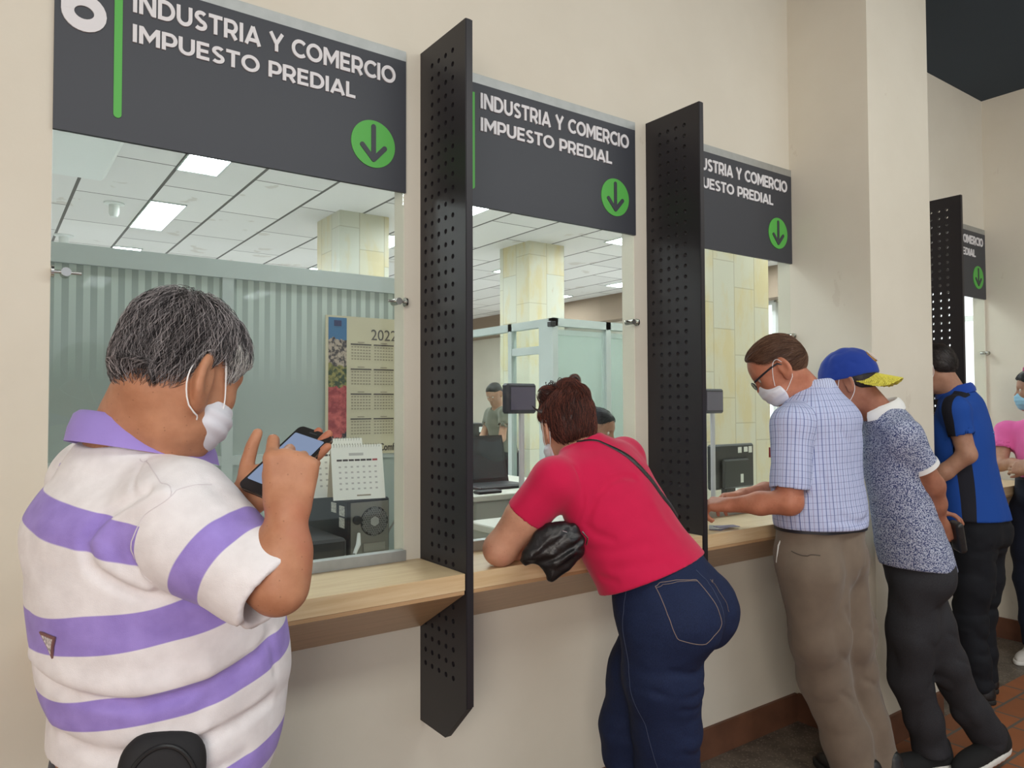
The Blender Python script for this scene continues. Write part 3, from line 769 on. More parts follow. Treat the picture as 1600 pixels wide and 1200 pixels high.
def strands(name, surf, keep, seeds, flow, n, steps, length, lift, rad, m, parent, curl=.0, seed=1):
    """tapered hairs that run along a surface; one object"""
    r = np.random.default_rng(seed); P = seeds[r.integers(0, len(seeds), n)].astype(f4) + r.normal(0, .002, (n, 3)).astype(f4)
    P = P[keep(P)]; n = len(P); path = []; Ls = length * r.uniform(.6, 1.2, n).astype(f4); ph = r.uniform(0, 6.28, n); lf = (lift * r.uniform(.0, 1.0, n)).astype(f4)
    for k in range(steps + 1):
        g = grad(surf, P); d = surf(P); P = P - g * (d - lf * (.15 + .85 * math.sin(math.pi * min(1, k / steps * .8 + .1))))[:, None]; path.append(P.copy())
        v = flow(P); v = v - g * (v * g).sum(1)[:, None]; v /= np.linalg.norm(v, axis=1)[:, None] + 1e-9
        sd = np.cross(g, v); v = v + sd * (curl * np.sin(ph + k * .9))[:, None]; P = (P + v * (Ls / steps)[:, None]).astype(f4)
    Q = np.stack(path, 1); S = steps + 1; T = np.gradient(Q, axis=1); T /= np.linalg.norm(T, axis=2)[..., None] + 1e-9
    G = np.stack([grad(surf, Q[:, k]) for k in (0, steps)], 1); N = np.stack([G[:, 0] + (G[:, 1] - G[:, 0]) * (k / steps) for k in range(S)], 1); Bn = np.cross(T, N)
    rr = (rad * np.array([1 - .75 * (k / steps) for k in range(S)]))[None, :, None]
    ring = np.stack([Q + Bn * rr * math.cos(a) + N * rr * math.sin(a) for a in (math.radians(90), math.radians(210), math.radians(330))], 2)  # n,S,3,3
    V = ring.reshape(-1, 3); base = (np.arange(n) * S * 3)[:, None, None] + (np.arange(steps) * 3)[None, :, None]; j = np.arange(3)[None, None]
    F = np.stack([base + j, base + (j + 1) % 3, base + 3 + (j + 1) % 3, base + 3 + j], -1).reshape(-1, 4)
    me = np_mesh(name, V, F, {'shade': np.repeat(r.uniform(0, 1, n), S * 3)}); o = link(name, me, m); attach(o, parent); return o

def m_skin(name, a, b, red=(150, 80, 62)):
    t = NT(name); g = t.geo(); n1 = t.noise(g, 16, 5, .6); c = t.ramp(n1, lin(a), lin(b), .35, .65)
    c = t.ramp(t.noise(g, 7, 3), c, lin(red), .58, .85)
    fk = t.n('ShaderNodeTexVoronoi'); fk.inputs['Scale'].default_value = 75; t.l(g, fk.inputs['Vector'])
    c = t.mix(t.math('MULTIPLY', t.math('LESS_THAN', fk.outputs[0], .10), .35), c, lin(tuple(v * .6 for v in a)))
    t.bump(t.noise(g, 380, 3), .12, .0008)
    t.b.inputs['Subsurface Weight'].default_value = .12; t.b.inputs['Subsurface Radius'].default_value = (.010, .004, .002); t.b.inputs['Subsurface Scale'].default_value = 1.0
    return t.set(.52, 0, .35, c)
def m_hair(name, a, b, hi=None):
    t = NT(name); s = t.attr('shade'); c = t.mix(t.math('POWER', s.outputs['Fac'], 1.9), lin(a), lin(b)); return t.set(.55, 0, .4, c)
def m_cloth(name, col, bs=420, bump=.25, rough=.85, var=.05, sheen=.15):
    t = NT(name); g = t.geo(); c = lin(col); dk = tuple(x * (1 - var) for x in c[:3]) + (1,)
    cc = t.ramp(t.noise(g, 24, 5), dk, c, .3, .7); t.bump(t.noise(g, bs, 2), bump, .0008); t.b.inputs['Sheen Weight'].default_value = sheen
    return t.set(rough, 0, .2, cc)
# ------------------------------------------------------------------ person 1: heavy man in a striped polo reading his phone
M_SK1 = m_skin('warm_tan_skin', (176, 122, 92), (196, 142, 110), (178, 104, 82))
M_MASK = mat('white_mask_cloth', (226, 226, 234), .85, var=.04, vs=40, bump=.3, bs=500, bd=.0006)
M_LOOP = mat('white_elastic', (240, 240, 240), .8)
M_SOLE = mat('dark_rubber', (30, 29, 28), .7); M_SHOEB = mat('black_shoe_leather', (28, 27, 28), .45)
def shoe(foot, toe, parent, name, m_up, m_sole, s=1.0, up=(0, 0, 1)):
    """foot: heel centre on the ground, toe direction"""
    o, R = frame(foot, toe, up)
    top = lambda P: smax(U([ell((.03, 0, .045), (.065, .040, .050)), ell((.13, 0, .030), (.12, .046, .040)), cap((.0, 0, .04), (.0, 0, .09), .038, .034)], .03)(P), .022 - P[:, 2], .004)
    sol = lambda P: smax(smax(U([ell((.03, 0, .02), (.075, .043, .2)), ell((.15, 0, .02), (.115, .050, .2))], .04)(P), P[:, 2] - .026, .006), -P[:, 2], .004)
    lo, hi = around([o + R @ V3(-.08, 0, 0) * s, o + R @ V3(.30, 0, 0) * s, o], .14)
    sh = solid(name, local(top, o, R, s), lo, hi, .006, m_up, parent)
    solid('sole', local(sol, o, R, s), lo, hi, .006, m_sole, sh); return sh

def fold_on(f, o, R, pts, w, dp, lo=.02):
    """crease given as (angle deg, height) around a body axis; found on the surface by marching inwards"""
    out = []
    for a, z in pts:
        dr = R @ np.array([math.cos(math.radians(a)), math.sin(math.radians(a)), 0]); t = .5
        for _ in range(60):
            p = (o + R @ np.array([0, 0, z]) + dr * t).astype(f4); d = float(f(p[None])[0]); t -= max(d, .0004) * .8
            if d < .0008 or t < .01: break
        out.append(p)
    return (out, w, dp)

COLLAR1 = [(.205 + .084 * (1.1 * math.cos(t) * .970 - math.sin(t) * .242), -.757 + .084 * (1.1 * math.cos(t) * .242 + math.sin(t) * .970), 1.412 - .026 * math.cos(t)) for t in [math.radians(v) for v in (-28, -60, -95, -130, -165, -200, -235, -270, -300, -332)]]
def enlarge(r, k, t):
    r.scale = (k, k, k); r.location = Vector([v * k + w for v, w in zip(r.location, t)])

def build_man_polo():
    root = empty('person', (.23, -.745, 0), label='grey-haired person in a white and purple striped polo shirt tapping a phone', cat='person')
    a = math.radians(14); fw = V3(math.cos(a), math.sin(a), 0); o = V3(.23, -.745, 0); o, R = frame(o, fw, (0, 0, 1))
    rows = [(.80, -.00, 0, .160, .150, .150), (.876, .003, .0, .176, .165, .163), (.927, .018, 0, .182, .172, .166), (.978, .024, 0, .184, .176, .170), (1.028, .021, 0, .190, .184, .178),
            (1.079, .014, 0, .194, .184, .182), (1.13, .006, 0, .197, .178, .180), (1.181, -.002, 0, .200, .168, .176), (1.232, -.010, 0, .200, .156, .170), (1.282, -.018, 0, .190, .128, .162),
            (1.322, -.024, 0, .155, .086, .138), (1.345, -.034, 0, .118, .064, .112), (1.370, -.042, 0, .094, .056, .090), (1.392, -.045, 0, .078, .056, .072)]
    tor = slab(rows, o, R)
    shR, shL = V3(.232, -.912, 1.306), V3(.165, -.56, 1.318); elR = V3(.322, -1.048, 1.212); slR = V3(.318, -1.040, 1.207)
    elL, wrL = V3(.292, -.74, 1.175), V3(.314, -.890, 1.300); wrR = V3(.337, -1.040, 1.300)
    tor2 = U([tor, cap((.2, -.79, 1.325), shR, .048, .070), cap((.18, -.70, 1.338), shL, .056, .069)], .05)
    # skin: neck, head, arms, hands in one surface
    ho, HR = frame((.25, -.82, 1.497), (.821, .383, -.423), (.383, .179, .906)); hs = .86
    hd = head_sdf(ho, HR, hs, 1.12, 1.25, 1.38, -.012)
    neck = U([cap(ho + HR @ V3(-.030, 0, -.03), (.19, -.745, 1.385), .060, .066), cap(ho + HR @ V3(.005, 0, -.075), (.22, -.76, 1.365), .046, .06)], .03)
    hR, tR = hand(wrR + V3(.0, 0, .006), (.10, .07, .99), (-.455, -.888, .07), 1, (.70, 1.2, 1.3, 1.35), (.30, .8), .88, .10, (1.05, 1.15, .8))
    hL, tL = hand(wrL, (.743, -.365, .561), (.55, .40, -.73), -1, (.10, .12, .12, .15), (.95, .42), .92, .05, (.3, .8, .9))
    armR = chain([shR, elR, elR + V3(.004, .004, .03), (elR * .45 + wrR * .55), wrR], [.055, .036, .036, .032, .024], .02)
    armL = chain([shL, elL, (elL * .5 + wrL * .5), wrL], [.055, .044, .038, .027], .02)
    body = lambda P: smin(smin(smin(smin(hd(P), neck(P), .03), armR(P), .02), armL(P), .02), np.minimum(1e3, smin(hR(P), hL(P), .004)), .012)
    inner = off(tor2, -.012)
    body2 = lambda P: smin(body(P), inner(P), .02)
    lo, hi = np.array([.02, -1.16, .78]), np.array([.52, -.45, 1.68])
    bd = solid('body', body2, lo, hi, .0034, M_SK1, root, 1)
    # hair
    hairb = U([ell((-.018, 0, .048), (.107, .084, .095)), ell((-.050, 0, -.004), (.070, .072, .066)), ell((.040, 0, .058), (.056, .060, .062))], .02)
    def hreg(P):
        x, y, z = P[:, 0], np.abs(P[:, 1]), P[:, 2]
        line = np.interp(x, [-.13, -.075, -.04, -.022, .0, .02, .038, .052, .07, .095, .12], [-.085, -.080, -.056, -.015, .034, .030, -.012, .012, .050, .070, .09])
        return line - z
    hr = lambda P: smax(hairb(P), hreg(P), .012)
    hfin = rumple(local(hr, ho, HR, hs), (60, 60, 60), .0050, 3)
    t = NT('grey_hair_base'); g = t.geo(); t.bump(t.noise(t.scale(g, (1, 1, .4)), 220, 4), .6, .003)
    mh = t.set(.6, 0, .3, t.ramp(t.noise(g, 40, 4), lin((40, 37, 38)), lin((96, 90, 88)), .3, .75))
    h = solid('hair', hfin, ho - .18, ho + .18, .0036, mh, root, 1)
    V = TRACE['person/hair']; surf = local(lambda P: smax(hairb(P), hreg(P), .012), ho, HR, hs)
    def flow(P):
        q = (P - ho) @ HR; v = np.stack([q[:, 0] + .035, q[:, 1], q[:, 2] * 0 - .02 - .06 * (np.abs(q[:, 1]) > .045)], 1)
        v[:, 0] = np.where(q[:, 0] > .03, .05, v[:, 0] * .7); v[:, 1] *= .9
        return (v.astype(f4)) @ HR.T
    strands('strand_layer', surf, lambda P: hreg((P - ho) @ HR / hs) < .004, V, flow, 9500, 7, .046, .011, .00050, m_hair('silver_and_black_strands', (24, 21, 24), (196, 188, 188)), h, .55, 4)['kind'] = 'stuff'
    side = V[(lambda q: (q[:, 0] > .015) & (q[:, 2] < .075) & (q[:, 1] < 0))(((V - ho) @ HR) / hs)]
    if len(side): strands('white_temple_hair', surf, lambda P: hreg((P - ho) @ HR / hs) < .01, side, lambda P: np.broadcast_to(HR @ V3(.25, 0, -.9), P.shape).astype(f4), 3800, 6, .036, .011, .0005, m_hair('white_strands', (176, 172, 166), (240, 237, 232)), h, .4, 5)['kind'] = 'stuff'
    mk = mask_part(ho, HR, hs, root, M_MASK, M_LOOP, (1, -1), .0028, ear=1.3, back=.018, hd=lambda P: smin(hd(P), neck(P), .03) - .001)
    # eyebrows and eyes
    for y in (1, -1):
        e = ho + HR @ (V3(.077, y * .031, .008) * hs); b = MB(); b.lathe([(.0001, -.0105)] + [(.0105 * math.sin(math.pi * k / 10), -.0105 * math.cos(math.pi * k / 10)) for k in range(1, 10)] + [(.0001, .0105)], e, 2, 16); b.build('eye', mat('eye_white', (214, 206, 196), .3), bd, True)
        b = MB(); pts = [ho + HR @ (V3(.088, y * .014, .030) * hs), ho + HR @ (V3(.089, y * .030, .038) * hs), ho + HR @ (V3(.072, y * .050, .033) * hs)]; b.tube(pts, [.003, .0045, .002], 6, flat=.6); b.build('eyebrow', mat('grey_brow', (92, 84, 80), .8), bd, True)
    # polo shirt
    slv = U([cap(shR + V3(-.01, .02, .004), shR + V3(.018, -.03, -.042), .068, .072), cap(shR + V3(.018, -.03, -.042), slR, .072, .065)], .03)
    slvL = U([cap(shL, elL + V3(-.02, .02, .03), .076, .068)], .03)
    sdR = nrm(slR - shR); sdL = nrm(elL - shL)
    def sleeveR(P): return smax(slv(P), (P - (slR + V3(.006, -.004, -.004))) @ sdR.astype(f4), .004)
    def sleeveL(P): return smax(slvL(P), (P - (elL + V3(-.02, .02, .03))) @ sdL.astype(f4), .004)
    base = lambda P: smin(smin(tor2(P), sleeveR(P), .022), sleeveL(P), .022)
    FO = lambda L, w, d: fold_on(tor2, o, R, L, w, d)
    fl = [FO([(-118, 1.335), (-136, 1.30), (-143, 1.27), (-140, 1.235), (-125, 1.205), (-108, 1.192), (-88, 1.19), (-70, 1.20)], .0070, .017), FO([(-112, 1.335), (-130, 1.30), (-136, 1.27), (-132, 1.24), (-118, 1.21)], .010, -.009),
          FO([(-185, 1.075), (-150, 1.055), (-120, 1.045), (-95, 1.055), (-75, 1.075)], .009, .015), FO([(-185, 1.095), (-150, 1.078), (-120, 1.07), (-95, 1.08)], .016, -.006),
          FO([(-170, .985), (-140, .972), (-110, .972), (-85, .985), (-60, 1.0)], .009, .014), FO([(-175, 1.01), (-130, .995), (-95, 1.0)], .014, -.005),
          FO([(-130, .935), (-100, .925), (-75, .935)], .012, .006), FO([(-70, 1.18), (-62, 1.12), (-58, 1.04)], .008, .004), FO([(-60, 1.10), (-80, 1.06), (-95, 1.035)], .010, .006),
          ([shR + V3(-.035, .06, .05), shR + V3(-.05, -.01, .02), shR + V3(-.045, -.02, -.05), shR + V3(-.01, .0, -.09)], .0045, .004),
          ([slR + V3(-.03, -.02, -.055), shR + V3(.03, -.03, -.085)], .012, .006), ([shR + V3(.03, -.06, -.04), slR + V3(-.03, -.04, -.02)], .014, .005), ([shR + V3(.02, -.05, .03), shR + V3(.05, -.085, -.03)], .012, .004)]
    sh = rumple(folds(base, fl), (9, 9, 14), .0035, 2)
    hemn = nrm((-.22, -.02, -1)); hem = plane(hemn, o + R @ V3(.0, 0, .906))
    sh2 = lambda P: smax(sh(P), hem(P), .003)
    inR = cap(slR - sdR * .025, slR + sdR * .05, .050, .055); neckhole = cap((.207, -.760, 1.365), (.215, -.768, 1.50), .070, .098)
    sh3 = minus(minus(sh2, inR), neckhole, .006)
    def attrs(V):
        q = (V - o) @ R; s = q[:, 2] - (.20 * q[:, 0]) * np.clip((1.28 - q[:, 2]) / .10, 0, 1) + .004 * vnoise(V, (12, 12, 12), 9); q0 = q[:, 0]; s = s - .18 * q[:, 1] * (s > 1.24)
        bands = [(1.302, .023), (1.168, .027), (1.053, .021), (.902, .022)]
        m = np.max([h - np.abs(s - c) for c, h in bands], 0)
        u = (V - shR) @ sdR / np.linalg.norm(slR - shR); ms = (.115 - np.abs(u - .56)) * .15
        uL = (V - shL) @ sdL / np.linalg.norm(elL - shL); msL = (.16 - np.abs(uL - .52)) * .15
        rl = slvL(V) < tor2(V) - .002; reg = np.clip(tor2(V) - slv(V) - .002, -.02, .02); ms = np.where(rl, msL, ms); reg = np.where(rl, .02, reg)
        return {'stripe': m, 'sleeve_stripe': ms, 'sleeve_region': reg}
    t = NT('striped_polo_cotton'); g = t.geo(); rg = t.math('GREATER_THAN', t.attr('sleeve_region').outputs['Fac'], 0); st = t.math('ADD', t.math('MULTIPLY', t.attr('stripe').outputs['Fac'], t.math('SUBTRACT', 1, rg)), t.math('MULTIPLY', t.attr('sleeve_stripe').outputs['Fac'], rg))
    f = t.n('ShaderNodeMapRange'); t.l(st, f.inputs[0]); f.inputs[1].default_value = -.0008; f.inputs[2].default_value = .0008
    n = t.noise(g, 26, 4); cw = t.ramp(n, lin((228, 224, 226)), lin((242, 239, 241)), .3, .7); cp = t.ramp(n, lin((150, 130, 206)), lin((166, 146, 222)), .3, .7)
    wv = t.noise(g, 700, 2); t.bump(t.math('ADD', wv, t.math('MULTIPLY', t.noise(t.scale(g, (1, 1, 2)), 22, 4), 3.0)), .35, .0012)
    t.b.inputs['Sheen Weight'].default_value = .15
    mp = t.set(.85, 0, .2, t.mix(f.outputs[0], cw, cp))
    shirt = solid('polo_shirt', sh3, np.array([-.02, -1.18, .86]), np.array([.50, -.44, 1.46]), .0040, mp, root, 1, attrs)
    for pts in (((.176, -.872, 1.398), (.185, -.906, 1.375), (.195, -.943, 1.35), (.202, -.967, 1.331)), ((.202, -.967, 1.331), (.183, -.954, 1.306), (.170, -.945, 1.273), (.169, -.944, 1.240), (.187, -.956, 1.219)), ((.202, -.967, 1.331), (.228, -.973, 1.342), (.258, -.971, 1.346))):
        stitch('shirt_seam', sh, list(pts), .0008, mat('seam_thread', (216, 210, 214), .8), shirt, .0002, n=50)
    # collar: folded band round the neck
    M_PUR = m_cloth('purple_ribbed_collar', (162, 142, 218), 500, .4)
    P = COLLAR1
    P = np.array(P); tt = np.linspace(0, len(P) - 1, 40); Q = np.stack([np.interp(tt, range(len(P)), P[:, k]) for k in range(3)], 1)
    for _ in range(6): Q[1:-1] = (Q[:-2] + 2 * Q[1:-1] + Q[2:]) / 4
    cen = Q.mean(0); vs = []; prof = [(-.004, -.002), (-.001, .004), (.004, .002), (.013, -.016), (.0185, -.035), (.0205, -.036), (.0165, -.016), (.0085, .004), (.001, .009), (-.0075, .003), (-.009, -.018), (-.006, -.02)]
    for q in Q:
        d = q - cen; d[2] = 0; d = nrm(d)
        for r_, z_ in prof: vs.append(q + d * r_ + np.array([0, 0, z_]))
    k = len(prof); fs = [(i * k + j, i * k + (j + 1) % k, (i + 1) * k + (j + 1) % k, (i + 1) * k + j) for i in range(len(Q) - 1) for j in range(k)] + [tuple(range(k))[::-1], tuple((len(Q) - 1) * k + j for j in range(k))]
    MB().add(vs, fs).build('collar', M_PUR, shirt, True)
    # small woven badge low on the back
    p = fold_on(sh, o, R, [(-163, 1.128)], 1, 1)[0][0]; g_ = grad(sh, p[None])[0]; x = nrm(np.cross((0, 0, 1), g_)); z = np.cross(g_, x)
    def tri(sc, d): return [p + g_ * d + x * (a * sc) + z * (b * sc) for a, b in ((-.017, .014), (.016, .010), (.008, -.006), (.003, -.022), (-.003, -.008))]
    b = MB(); A = tri(1, .003); B_ = tri(1, .0005); b.add(A + B_, [(0, 1, 2, 3, 4), (9, 8, 7, 6, 5)] + [(i, (i + 1) % 5, 5 + (i + 1) % 5, 5 + i) for i in range(5)]); bb = b.build('badge', mat('brown_badge', (130, 92, 86), .7), shirt)
    b = MB(); A = tri(.72, .0036); B_ = tri(.72, .002); b.add(A + B_, [(0, 1, 2, 3, 4), (9, 8, 7, 6, 5)] + [(i, (i + 1) % 5, 5 + (i + 1) % 5, 5 + i) for i in range(5)]); b.build('badge_face', mat('white_badge', (214, 206, 206), .7, var=.7, vs=260), bb)
    # trousers and shoes below the frame
    legs = U([slab([(.20, 0, .10, .07, .075, .075), (.45, 0, .10, .08, .08, .085), (.75, 0, .085, .095, .11, .12), (.86, 0, .06, .10, .12, .12)], o, R), slab([(.20, 0, -.10, .07, .075, .075), (.45, 0, -.10, .08, .08, .085), (.75, 0, -.085, .095, .11, .12), (.86, 0, -.06, .10, .12, .12)], o, R), slab([(.74, 0, 0, .13, .12, .12), (.82, .0, 0, .165, .148, .150), (.93, .015, 0, .170, .158, .155)], o, R)], .02)
    solid('trousers', lambda P: smax(legs(P), .205 - P[:, 2], .004), o + V3(-.26, -.27, .03), o + V3(.26, .27, .96), .010, m_cloth('grey_trouser_cloth', (70, 72, 80)), root)
    for s in (1, -1): shoe(o + R @ V3(-.06, s * .10, .167), fw, root, 'shoe', M_SHOEB, M_SOLE)
    return root, o, R, sh, tR, tL
_r = build_man_polo(); BIG = (1.13, (0, .264, -.1885)); enlarge(_r[0], *BIG)
# phone
def phone():
    o = V3(.372, -.935, 1.366); L_ = nrm((.762, .197, .617)); W_ = nrm((.414, -.882, -.227)); N_ = np.cross(L_, W_); N_ = N_ if N_[2] > 0 else -N_
    R = np.stack([W_, L_, N_], 1).astype(f4); r = empty('smartphone', o, label='black smartphone held up by the person in the striped polo', cat='phone')
    def pb(name, hx, hy, z0, z1, m, par, cx=0, cy=0, b=.006):
        n = 6; poly = []
        for sx, sy, a0 in ((1, 1, 0), (-1, 1, 90), (-1, -1, 180), (1, -1, 270)):
            for k in range(n + 1):
                a = math.radians(a0 + 90 * k / n); poly.append((cx + sx * (hx - b) + b * math.cos(a), cy + sy * (hy - b) + b * math.sin(a)))
        B = MB(); B.prism(poly, 2, z0, z1); B.v = [tuple(o + R @ V3(*v)) for v in B.v]; return B.build(name, m, par)
    c = pb('case', .035, .068, -.005, .004, M_BLACKP, r, b=.009); pb('metal_rim', .0355, .0685, -.002, .001, M_CHROME, c, b=.009)
    pb('screen', .0305, .052, .0038, .0046, emit('lit_phone_screen', (150, 168, 200), .55), r, b=.002)
    pb('speaker_slot', .008, .001, .004, .0046, M_DKGREY, r, 0, .060, .0008)
    return r
enlarge(phone(), *BIG)
def pouch():
    root, o, R, sh, *_ = _r; p = fold_on(sh, o, R, [(-112, .925)], 1, 1)[0][0]
    g_ = grad(sh, p[None])[0]; g_[2] *= .2; g_ = nrm(g_); fo, FR = frame(p + g_ * .014 - V3(0, 0, .005), g_, (.08, 0, 1))
    r = empty('belt_pouch', fo, label='black zipped pouch on the hip of the person in the striped polo', cat='pouch')
    body = rbx((0, 0, 0), (.022, .056, .085), .020); fl = lambda P: smax(ell((0, 0, .0), (.030, .070, .092))(P), body(P), .01)
    solid('pouch_body', local(fl, fo, FR), fo - .13, fo + .13, .0035, mat('black_nylon', (26, 26, 29), .75, bump=.3, bs=700, bd=.0006), r)
    b = MB(); pts = [fo + FR @ V3(.020, .047 * math.cos(a), -.0 + .070 * math.sin(a)) for a in np.linspace(0, math.pi, 24)]; b.tube(pts, .0032, 8); b.build('piping', M_BLACKP, r, True)
    return r
enlarge(pouch(), *BIG)
# ------------------------------------------------------------------ person 2: woman in crimson leaning on the second counter
def m_denim(name, a, b):
    t = NT(name); g = t.geo(); w = t.scale(g, (1, 1, .25), (.3, .2, 0))
    c = t.ramp(t.noise(w, 700, 2), lin(a), lin(b), .25, .85); c = t.mix(t.math('MULTIPLY', t.noise(g, 9, 4), .35), c, lin(tuple(int(v * .62) for v in a)))
    t.bump(t.noise(w, 520, 2), .3, .0008); return t.set(.8, 0, .25, c)
M_THREAD = mat('tan_stitching', (128, 112, 104), .8); M_THREADB = mat('blue_grey_stitching', (66, 76, 104), .8)
M_SK2 = m_skin('light_tan_skin', (196, 142, 114), (212, 158, 130), (186, 108, 92))
def build_woman():
    root = empty('person', (1.67, -.48, 0), label='person in a crimson T-shirt and blue jeans, dark hair pinned up, leaning on the counter', cat='person')
    H = np.array((1.665, -.50, .86)); N = np.array((1.50, -.30, 1.330)); up = N - H; Lh = np.linalg.norm(up); up = up / Lh
    a = math.radians(106); fw = np.array([math.cos(a), math.sin(a), 0]); fw = fw - up * (fw @ up); o, R = frame(H, fw, up); l = R[:, 1]
    rws = [(-.15, 0, 0, .19, .16, .20), (.0, 0, 0, .196, .16, .190), (.15, 0, 0, .192, .155, .160), (.35, 0, 0, .184, .148, .134), (.55, 0, 0, .188, .138, .132), (.75, 0, 0, .187, .115, .122), (.88, 0, 0, .15, .09, .102), (.95, 0, 0, .10, .07, .08), (1.0, 0, 0, .07, .06, .07)]
    tor = slab([(s * Lh,) + tuple(r) for s, *r in rws], o, R)
    shL = V3(1.345, -.365, 1.232); shR = V3(1.700, -.285, 1.275); elL = V3(1.240, -.240, 1.028); elR = V3(1.70, -.17, 1.03)
    t2 = U([tor, cap(N - up * .06, shL, .05, .066), cap(N - up * .06, shR, .05, .064)], .06)
    sl = elL * .52 + shL * .48; sd = nrm(elL - shL); sr = elR * .5 + shR * .5; sdr = nrm(elR - shR)
    slL = U([cap(shL + V3(0, 0, -.005), sl + sd.astype(f4) * .03, .070, .067)]); slR = cap(shR, sr, .068, .064)
    base = lambda P: smin(smin(t2(P), smax(slL(P), (P - sl) @ sd.astype(f4), .003), .025), smax(slR(P), (P - sr) @ sdr.astype(f4), .003), .025)
    fl = [([V3(1.395, -.45, 1.13), V3(1.42, -.46, 1.19), V3(1.46, -.48, 1.235), V3(1.51, -.50, 1.26), V3(1.56, -.53, 1.27)], .009, .012), ([V3(1.40, -.44, 1.115), V3(1.43, -.45, 1.09), V3(1.47, -.47, 1.07)], .012, .006),
          ([V3(1.375, -.43, 1.28), V3(1.385, -.44, 1.22), V3(1.392, -.44, 1.16), V3(1.385, -.42, 1.11)], .0045, .004), ([V3(1.45, -.50, .99), V3(1.50, -.55, 1.0), V3(1.56, -.60, 1.01)], .016, .005), ([V3(1.41, -.46, .95), V3(1.46, -.50, .955)], .010, .006),
          ([V3(1.40, -.44, 1.03), V3(1.45, -.50, 1.04), V3(1.53, -.56, 1.06)], .018, .004), ([V3(1.60, -.60, 1.20), V3(1.65, -.62, 1.12)], .02, -.003)]
    sh = rumple(folds(base, fl), (8, 8, 10), .0030, 11)
    hem = plane((.078, -.121, -.352), (1.57, -.56, .962)); neckh = cap(N - up * .015, N + up * .2, .062, .075)
    inn = cap(sl - sd * .022, sl + sd * .08, .058, .060)
    shirt = lambda P: smax(smax(minus(minus(sh, inn), neckh, .006)(P), hem(P), .004), -1e3, .001)
    ms = m_cloth('crimson_jersey', (206, 28, 76), 380, .22, .85, .06)
    so = solid('t_shirt', shirt, (1.08, -.88, .80), (2.0, .02, 1.42), .0048, ms, root, 1)
    # skin
    ho, HR = frame((1.517, -.215, 1.372), (.22, .95, -.32), (0, .3, 1)); hs = .93
    hd = head_sdf(ho, HR, hs, 1.0, 1.0, 1.1); neck = cap(ho + HR @ V3(-.02, 0, -.05), N - up * .06, .055, .062)
    wrL = V3(1.44, -.15, 1.012); wrR = V3(1.52, -.15, 1.010)
    arm = chain([shL, sl, elL, elL * .5 + wrL * .5, wrL], [.055, .058, .047, .040, .026], .02); armr = chain([shR, elR, wrR], [.052, .044, .026], .02)
    hL, _ = hand(wrL, (.93, .1, .0), (0, 0, 1), 1, (.4, .5, .5, .5), (.5, .2), .86); hR, _ = hand(wrR + V3(-.01, .0, .03), (-.9, .1, .0), (0, 0, 1), -1, (.4, .5, .5, .5), (.5, .2), .86)
    inner = off(t2, -.014)
    body = lambda P: smin(smin(smin(smin(smin(hd(P), neck(P), .02), arm(P), .02), armr(P), .02), smin(hL(P), hR(P), .003), .012), smax(inner(P), hem(P), .01), .02)
    bd = solid('body', body, (1.08, -.72, .86), (1.98, .10, 1.62), .0046, M_SK2, root, 1)
    # pinned up hair
    hb = U([ell((-.018, 0, .042), (.108, .086, .092)), ell((-.052, 0, -.012), (.066, .074, .076)), ell((.040, 0, .058), (.058, .064, .060))], .03)
    def reg(P):
        x, y, z = P[:, 0], np.abs(P[:, 1]), P[:, 2]
        return np.interp(x, [-.13, -.075, -.04, -.020, .0, .02, .05, .07, .095, .12], [-.10, -.098, -.072, -.030, .030, .034, .040, .055, .075, .09]) - z
    bun = U([ell((-.035, -.012, .132), (.050, .042, .034)), ell((.000, .045, .128), (.040, .036, .028)), ell((-.060, -.045, .100), (.034, .034, .036)), ell((-.085, -.030, .052), (.030, .036, .036)), cap((-.05, -.045, .158), (-.03, -.055, .172), .017, .013)], .010)
    bun = minus(bun, ell((-.108, -.030, .052), (.018, .013, .016)), .01)
    hl = lambda P: smin(smax(hb(P), reg(P), .012), bun(P), .018); hw = rumple(local(hl, ho, HR, hs), (45, 45, 45), .0045, 8)
    t = NT('dark_auburn_hair'); g = t.geo(); t.bump(t.noise(t.scale(g, (1, 1, .5)), 160, 5), .7, .003); mh = t.set(.42, 0, .5, t.ramp(t.noise(g, 18, 4), lin((34, 20, 20)), lin((66, 36, 32)), .35, .7))
    h = solid('hair', hw, ho - .20, ho + .24, .0042, mh, root, 1); V = TRACE[root.name + '/hair']
    def flow(P):
        q = (P - ho) @ HR / hs; c = np.array([-.03, -.01, .14]); v = c - q; v = v + .8 * np.cross(q - c, [1, .2, .2]) * (q[:, 2:3] > .06); v[:, 0] -= .02; return (v.astype(f4)) @ HR.T
    strands('strand_layer', local(hl, ho, HR, hs), lambda P: reg((P - ho) @ HR / hs) < .01, V, flow, 6500, 7, .055, .006, .00055, m_hair('auburn_strands', (26, 14, 15), (150, 84, 66)), h, .35, 6)['kind'] = 'stuff'
    r = np.random.default_rng(3); b = MB()
    for k in range(26):
        c = ho + HR @ (np.array([-.03 + r.normal(0, .02), r.normal(.005, .035), .150]) * hs); a1 = r.uniform(0, 6.28); rad = r.uniform(.008, .020); ax = HR @ nrm((r.normal(), r.normal(), .3 * r.normal())); u_ = nrm(np.cross(ax, (0, 0, 1))); v_ = np.cross(ax, u_)
        b.tube([c + rad * (u_ * math.cos(a1 + t_) + v_ * math.sin(a1 + t_)) + ax * t_ * .002 for t_ in np.linspace(0, 4.2, 14)], .0012, 5)
    tail = [ho + HR @ (np.array(p) * hs) for p in ((-.02, .06, .07), (-.01, .090, .066), (-.005, .105, .078), (0, .112, .092))]; b.tube(tail, [.008, .006, .003, .0008], 6)
    b.build('loose_curls', mh, h, True)
